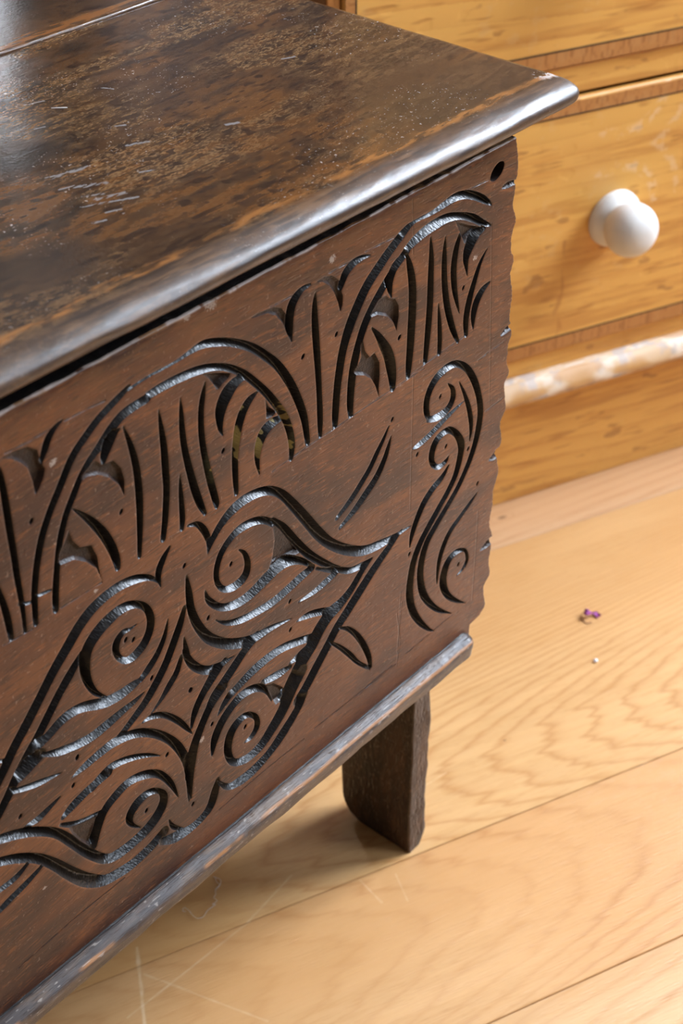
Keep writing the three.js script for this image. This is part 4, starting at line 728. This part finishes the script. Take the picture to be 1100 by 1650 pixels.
// ---- lid of two planks
{
  const LW = 0.48, LX0 = -0.40, LS = 0.245, LT = 0.544, TK = 0.0150;  // texture span, top face, thickness
  const zSeam = -0.198;
  const scr = [                                                     // scrapes on the top, their gloss painted in as grey, [x, z] metres, half width
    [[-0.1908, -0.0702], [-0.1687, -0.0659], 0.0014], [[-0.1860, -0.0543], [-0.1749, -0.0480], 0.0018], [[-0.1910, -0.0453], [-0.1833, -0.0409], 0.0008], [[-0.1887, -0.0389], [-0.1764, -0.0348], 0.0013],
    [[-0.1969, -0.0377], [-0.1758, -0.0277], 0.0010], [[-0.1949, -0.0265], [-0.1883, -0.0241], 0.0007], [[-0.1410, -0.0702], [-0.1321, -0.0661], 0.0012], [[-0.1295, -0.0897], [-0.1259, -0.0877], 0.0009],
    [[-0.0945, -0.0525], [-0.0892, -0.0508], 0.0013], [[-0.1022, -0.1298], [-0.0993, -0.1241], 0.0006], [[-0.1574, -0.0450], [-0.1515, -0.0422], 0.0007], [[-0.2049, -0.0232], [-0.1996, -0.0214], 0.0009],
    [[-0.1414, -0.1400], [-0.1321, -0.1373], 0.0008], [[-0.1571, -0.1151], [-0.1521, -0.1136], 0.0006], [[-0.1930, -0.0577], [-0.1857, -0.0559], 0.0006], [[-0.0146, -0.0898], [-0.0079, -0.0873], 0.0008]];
  const scrapeGloss = (x, z) => { let m = 0; for (const [a, b, w] of scr) { const d = segDist(x, z, [a, b]) / (w * (0.35 + 1.2 * fbm(x * 420, z * 900, 2))); if (d < 1.2) m = Math.max(m, step(1.2, 0.6, d)); } return m; };
  const lidLook = (x, z, s, o) => {                                  // s: distance past the arris down over the rounded nose
    const q = z + 0.010 * Math.sin(x * 9);
    set(o, [0.038, 0.0195, 0.0110]);
    mix(o, [0.0185, 0.0115, 0.0082], 0.85 * step(0.44, 0.62, fbm(x * 17, q * 40, 5)));
    const warm = step(0.36, 0.62, fbm(x * 8 + 20, q * 18, 4));
    mix(o, [0.110, 0.043, 0.0130], 0.8 * warm * step(0.30, 0.65, fbm(x * 70, q * 200, 4)));
    const rub = 0.35 + 0.65 * Math.max(step(-0.02, -0.07, z), step(-0.08, -0.14, x)), worn = step(0.38, 0.60, fbm(x * 15 + 70, q * 44 + 5, 4));
    mix(o, [0.105, 0.054, 0.0235], (0.15 + 0.6 * worn) * rub * step(0.42, 0.66, fbm(x * 120 + 40, q * 420 + 7, 4)));
    mix(o, [0.185, 0.102, 0.045], (0.08 + 0.35 * warm + 0.30 * worn) * rub * step(0.48, 0.66, fbm(x * 640 + 4, q * 1500, 3)) * (0.25 + 0.75 * worn));        // flecks of worn, paler wood
    mix(o, [0.018, 0.012, 0.010], 0.7 * step(0.60, 0.78, fbm(x * 100 + 8, q * 480 + 3, 3)));
    mix(o, [0.40, 0.36, 0.33], 0.7 * step(0.90, 0.94, noise(x * 1100, q * 1200)) * step(0.40, 0.6, fbm(x * 24, q * 24, 2)));
    mix(o, [0.020, 0.012, 0.009], 0.8 * step(0.80, 0.86, noise(x * 150 + 90, q * 360)));
    const arris = s + 0.0018 + 0.006 * (fbm(x * 60, q * 90, 3) - 0.5);
    mix(o, [0.27, 0.108, 0.030], 0.75 * step(0.0040, 0.0006, Math.abs(arris)) * step(0.10, 0.45, fbm(x * 26, 4, 3)) * (0.15 + 0.85 * step(0.35, 0.6, fbm(x * 110, q * 500, 3))));
    if (s > 0.001) { const k = step(0.001, 0.005, s); mix(o, [0.062, 0.034, 0.021], 0.6 * k); mix(o, [0.125, 0.066, 0.032], 0.6 * k * step(0.5, 0.72, fbm(x * 46, s * 420, 3))); mix(o, [0.022, 0.014, 0.011], 0.7 * k * step(0.52, 0.72, fbm(x * 60 + 3, s * 500 + 8, 3))); }
    if (x > 0.045 && z > 0.006) mix(o, [0.46, 0.42, 0.40], 0.8 * step(0.0075, 0.003, Math.hypot((x - 0.058) * 0.8, z - 0.022)) * step(0.45, 0.6, fbm(x * 320, z * 320, 3)));
    const m = scrapeGloss(x, z); if (m > 0 && s < 0) mix(o, [0.19, 0.175, 0.17], 0.85 * m * step(0.30, 0.50, fbm(x * 260, z * 900, 2)));  // gloss of the scraped facets painted as pale grey
  };
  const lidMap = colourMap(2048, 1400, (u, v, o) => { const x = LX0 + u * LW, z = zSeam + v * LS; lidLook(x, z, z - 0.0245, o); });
  const lidBump = heightMap(2048, 1400, (u, v) => {
    const x = LX0 + u * LW, z = zSeam + v * LS; let h = 0.6 + (z > 0.02 ? 0.18 : 0.09) * (fbm(x * 160, z * 500, 3) - 0.5) + 0.14 * (fbm(x * 28, z * 40, 2) - 0.5) + 0.05 * (noise(x * 900, z * 1100) - 0.5);
    if (z > 0.022) h += 0.22 * (fbm(x * 90, z * 260, 3) - 0.5);
    return h;
  });
  const lidRough = greyMap(1024, 700, (u, v) => { const x = LX0 + u * LW, z = zSeam + v * LS; return 0.155 + 0.12 * (fbm(x * 60, z * 200, 3) - 0.4) + 0.22 * step(0.020, 0.030, z); });
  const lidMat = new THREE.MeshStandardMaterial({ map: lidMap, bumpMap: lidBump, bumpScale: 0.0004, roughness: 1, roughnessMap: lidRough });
  const nose = [];                                                   // rounded front edge, from the top arris round to the underside
  for (let k = 0; k <= 26; k++) { const a = Math.PI / 2 - Math.PI * k / 26, ca = Math.cos(a), sa = Math.sin(a); nose.push([0.0245 + 0.0160 * Math.sign(ca) * Math.pow(Math.abs(ca), 0.9), LT - TK / 2 + TK / 2 * Math.sign(sa) * Math.pow(Math.abs(sa), 0.95)]); }
  const top = []; for (let k = 0; k < 40; k++) top.push([zSeam + (0.0245 - zSeam) * k / 40, LT]);
  const prof = [...top, ...nose, [zSeam, LT - TK]];
  const XR = 0.0660, XLL = XL - 0.048;
  const warp = (x, q, k) => {
    const d = XR - x, r = 0.0075, e = d < r ? r - Math.sqrt(Math.max(0, r * r - (r - d) ** 2)) : 0; let [z, y] = q;
    const f = (z - 0.0245) / 0.016;
    y = LT - TK / 2 + (y - LT + TK / 2) * (1 - 0.72 * e / r); if (f > 0) z -= f * e * 0.9;
    if (k >= top.length && k < prof.length - 1) { z += 0.0011 * (fbm(x * 26, k * 0.22, 3) - 0.5); y += 0.0008 * (fbm(x * 34 + 9, k * 0.22, 3) - 0.5); }
    else if (k < top.length && k > 0) y += 0.0006 * (fbm(x * 14, z * 18, 2) - 0.5);
    return [x, z, y];
  };
  const lid = new THREE.Group(); lid.name = 'lid'; lid.rotation.z = -0.0115; chest.add(lid);
  lid.position.set(0.02 - 0.02 * Math.cos(0.0115) - LT * Math.sin(0.0115), LT - (LT * Math.cos(0.0115) - 0.02 * Math.sin(0.0115)), 0);
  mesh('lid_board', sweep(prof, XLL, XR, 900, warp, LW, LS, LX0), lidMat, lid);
  // back plank stands a little proud, its front arris rounded
  const z0 = -0.395, zf = zSeam - 0.0006, T2 = LT + 0.0016;
  const p2 = [[z0, LT - TK], [z0, T2 - 0.003], [z0 + 0.003, T2]]; for (let k = 1; k < 30; k++) p2.push([z0 + 0.003 + (zf - 0.0014 - z0 - 0.003) * k / 30, T2]);
  for (let k = 0; k <= 6; k++) { const a = Math.PI / 2 * k / 6; p2.push([zf - 0.0014 + 0.0014 * Math.sin(a), T2 - 0.0020 + 0.0020 * Math.cos(a)]); } p2.push([zf, LT - TK]);
  const back = sweep(p2, XLL, XR - 0.003, 300, (x, q, k) => [x, q[0] + (k > 28 && k < p2.length - 1 ? 0.0010 * (fbm(x * 40, 5, 3) - 0.5) : 0), q[1] + (k > 2 && k < 39 ? 0.0006 * (fbm(x * 14 + 60, q[0] * 18, 2) - 0.5) : 0)], LW, LS, LX0 + 0.11);
  const backMap = colourMap(1024, 700, (u, v, o) => { const x = LX0 + 0.11 + u * LW, z = v * LS; lidLook(x + 0.9, z + 0.5, -1, o); mix(o, [0.22, 0.085, 0.026], 0.8 * step(0.0075, 0.002, Math.abs(z - (zf - z0) - TK + 0.006 + 0.004 * (fbm(x * 40, 2, 2) - 0.5))) * step(0.35, 0.6, fbm(x * 60, z * 300, 3))); });
  mesh('lid_board', back, new THREE.MeshStandardMaterial({ map: backMap, bumpMap: lidBump, bumpScale: 0.0003, roughness: 0.17 }), lid);
}

// ---------------------------------------------------------------- litter on the floor and the lid
function tube(points, r, seg = 60, rad = 5) { return new THREE.TubeGeometry(new THREE.CatmullRomCurve3(points.map((p) => new THREE.Vector3(...p))), seg, r, rad); }
{ // curled dried petal with a fine stalk bent back under it
  const t = thing('petal', 'small curled purple dried petal on the pale floorboards', 'petal', [-0.0768, 0, 0.1647]); t.scale.setScalar(1.25); t.rotation.y = -0.75;
  const P = [], I = [], nu = 20, nv = 8;
  for (let i = 0; i <= nu; i++) for (let j = 0; j <= nv; j++) {
    const u = i / nu, v = j / nv * 2 - 1, w = 0.0024 * (0.55 + 0.45 * Math.cos((u - 0.15) * 9)) + 0.0006, curl = 1.9 + 1.2 * Math.sin(u * 5);
    const x = -0.0052 + 0.0108 * u, a = v * curl, y = 0.0024 + 0.0014 * Math.sin(u * 6 + 0.6) - w * 0.55 * Math.cos(a) + 0.0006, z = 0.0010 - 0.0016 * u + w * Math.sin(a) + 0.0016 * Math.sin(u * 7);
    P.push(x, Math.max(0.0003, y), z);
  }
  for (let i = 0; i < nu; i++) for (let j = 0; j < nv; j++) { const a = i * (nv + 1) + j, b = a + nv + 1; I.push(a, a + 1, b, b, a + 1, b + 1); }
  const g = new THREE.BufferGeometry(); g.setAttribute('position', new THREE.Float32BufferAttribute(P, 3)); g.setIndex(I); g.computeVertexNormals();
  mesh('petal_blade', g, new THREE.MeshStandardMaterial({ color: new THREE.Color().setRGB(0.30, 0.055, 0.24), roughness: 0.65, side: THREE.DoubleSide }), t);
  mesh('stalk', tube([[-0.0050, 0.0022, -0.0006], [-0.0064, 0.0012, 0.0022], [-0.0052, 0.0005, 0.0060], [-0.0022, 0.0004, 0.0084], [0.0008, 0.0006, 0.0066]], 0.00032), new THREE.MeshStandardMaterial({ color: new THREE.Color().setRGB(0.28, 0.12, 0.07), roughness: 0.8 }), t);
}
{
  const g = new THREE.IcosahedronGeometry(0.00165, 2), p = g.attributes.position;
  for (let i = 0; i < p.count; i++) { const k = 0.75 + 0.5 * noise(p.getX(i) * 900 + 9, p.getY(i) * 900 + p.getZ(i) * 700 + 20); p.setXYZ(i, p.getX(i) * k * 1.15, p.getY(i) * k * 0.7 + 0.0011, p.getZ(i) * k); }
  g.computeVertexNormals();
  const m = mesh('crumb', g, new THREE.MeshStandardMaterial({ color: new THREE.Color().setRGB(0.80, 0.80, 0.84), roughness: 0.8 })); m.position.set(-0.1053, 0, 0.2115);
  m.userData = { label: 'tiny white crumb on the floor below the purple petal', category: 'crumb' };
}
{
  const pts = [[-0.4590, 0.2745], [-0.4560, 0.2790], [-0.4575, 0.2830], [-0.4625, 0.2860], [-0.4640, 0.2900], [-0.4660, 0.2915], [-0.4650, 0.2945], [-0.4690, 0.2960], [-0.4672, 0.2975], [-0.4740, 0.3000], [-0.4790, 0.3030], [-0.4828, 0.3026], [-0.4845, 0.2985], [-0.4852, 0.2935], [-0.4870, 0.2905], [-0.4888, 0.2925], [-0.4872, 0.2938]];
  const m = mesh('lint_thread', tube(pts.map(([x, z], i) => [x, 0.0006 + 0.0016 * noise(i * 0.7, 3), z]), 0.00016, 240, 5), new THREE.MeshStandardMaterial({ color: new THREE.Color().setRGB(0.72, 0.66, 0.60), roughness: 0.9 }));
  m.userData = { label: 'fine curly pale thread of lint on the floor under the chest', category: 'thread' };
  const loop = mesh('lint_thread', tube([[-0.4580, 0.0008, 0.2755], [-0.4590, 0.0014, 0.2800], [-0.4583, 0.0012, 0.2835], [-0.4622, 0.0010, 0.2862]], 0.00015, 40, 5), m.material);
  loop.userData = { label: 'short pale thread crossing the curly lint beside the chest moulding', category: 'thread' };
}
{
  const m = mesh('fibre', tube([[-0.0036, 0, 0], [0, 0.0002, 0.0002], [0.0040, 0, -0.0002]], 0.00028, 12, 5), new THREE.MeshStandardMaterial({ color: new THREE.Color().setRGB(0.78, 0.74, 0.70), roughness: 0.9 }));
  m.userData = { label: 'short straight white fibre lying on the chest lid', category: 'fibre' };
  const a = 22.333 * Math.PI / 180, x = -0.1347, z = -0.1233; m.position.set(-0.33168 + x * Math.cos(a) + z * Math.sin(a), 0.5468, 0.31647 - x * Math.sin(a) + z * Math.cos(a)); m.rotation.y = -0.42;
}
scene.traverse((o) => { if (o.isMesh) o.castShadow = o.receiveShadow = true; });
renderer.render(scene, camera);
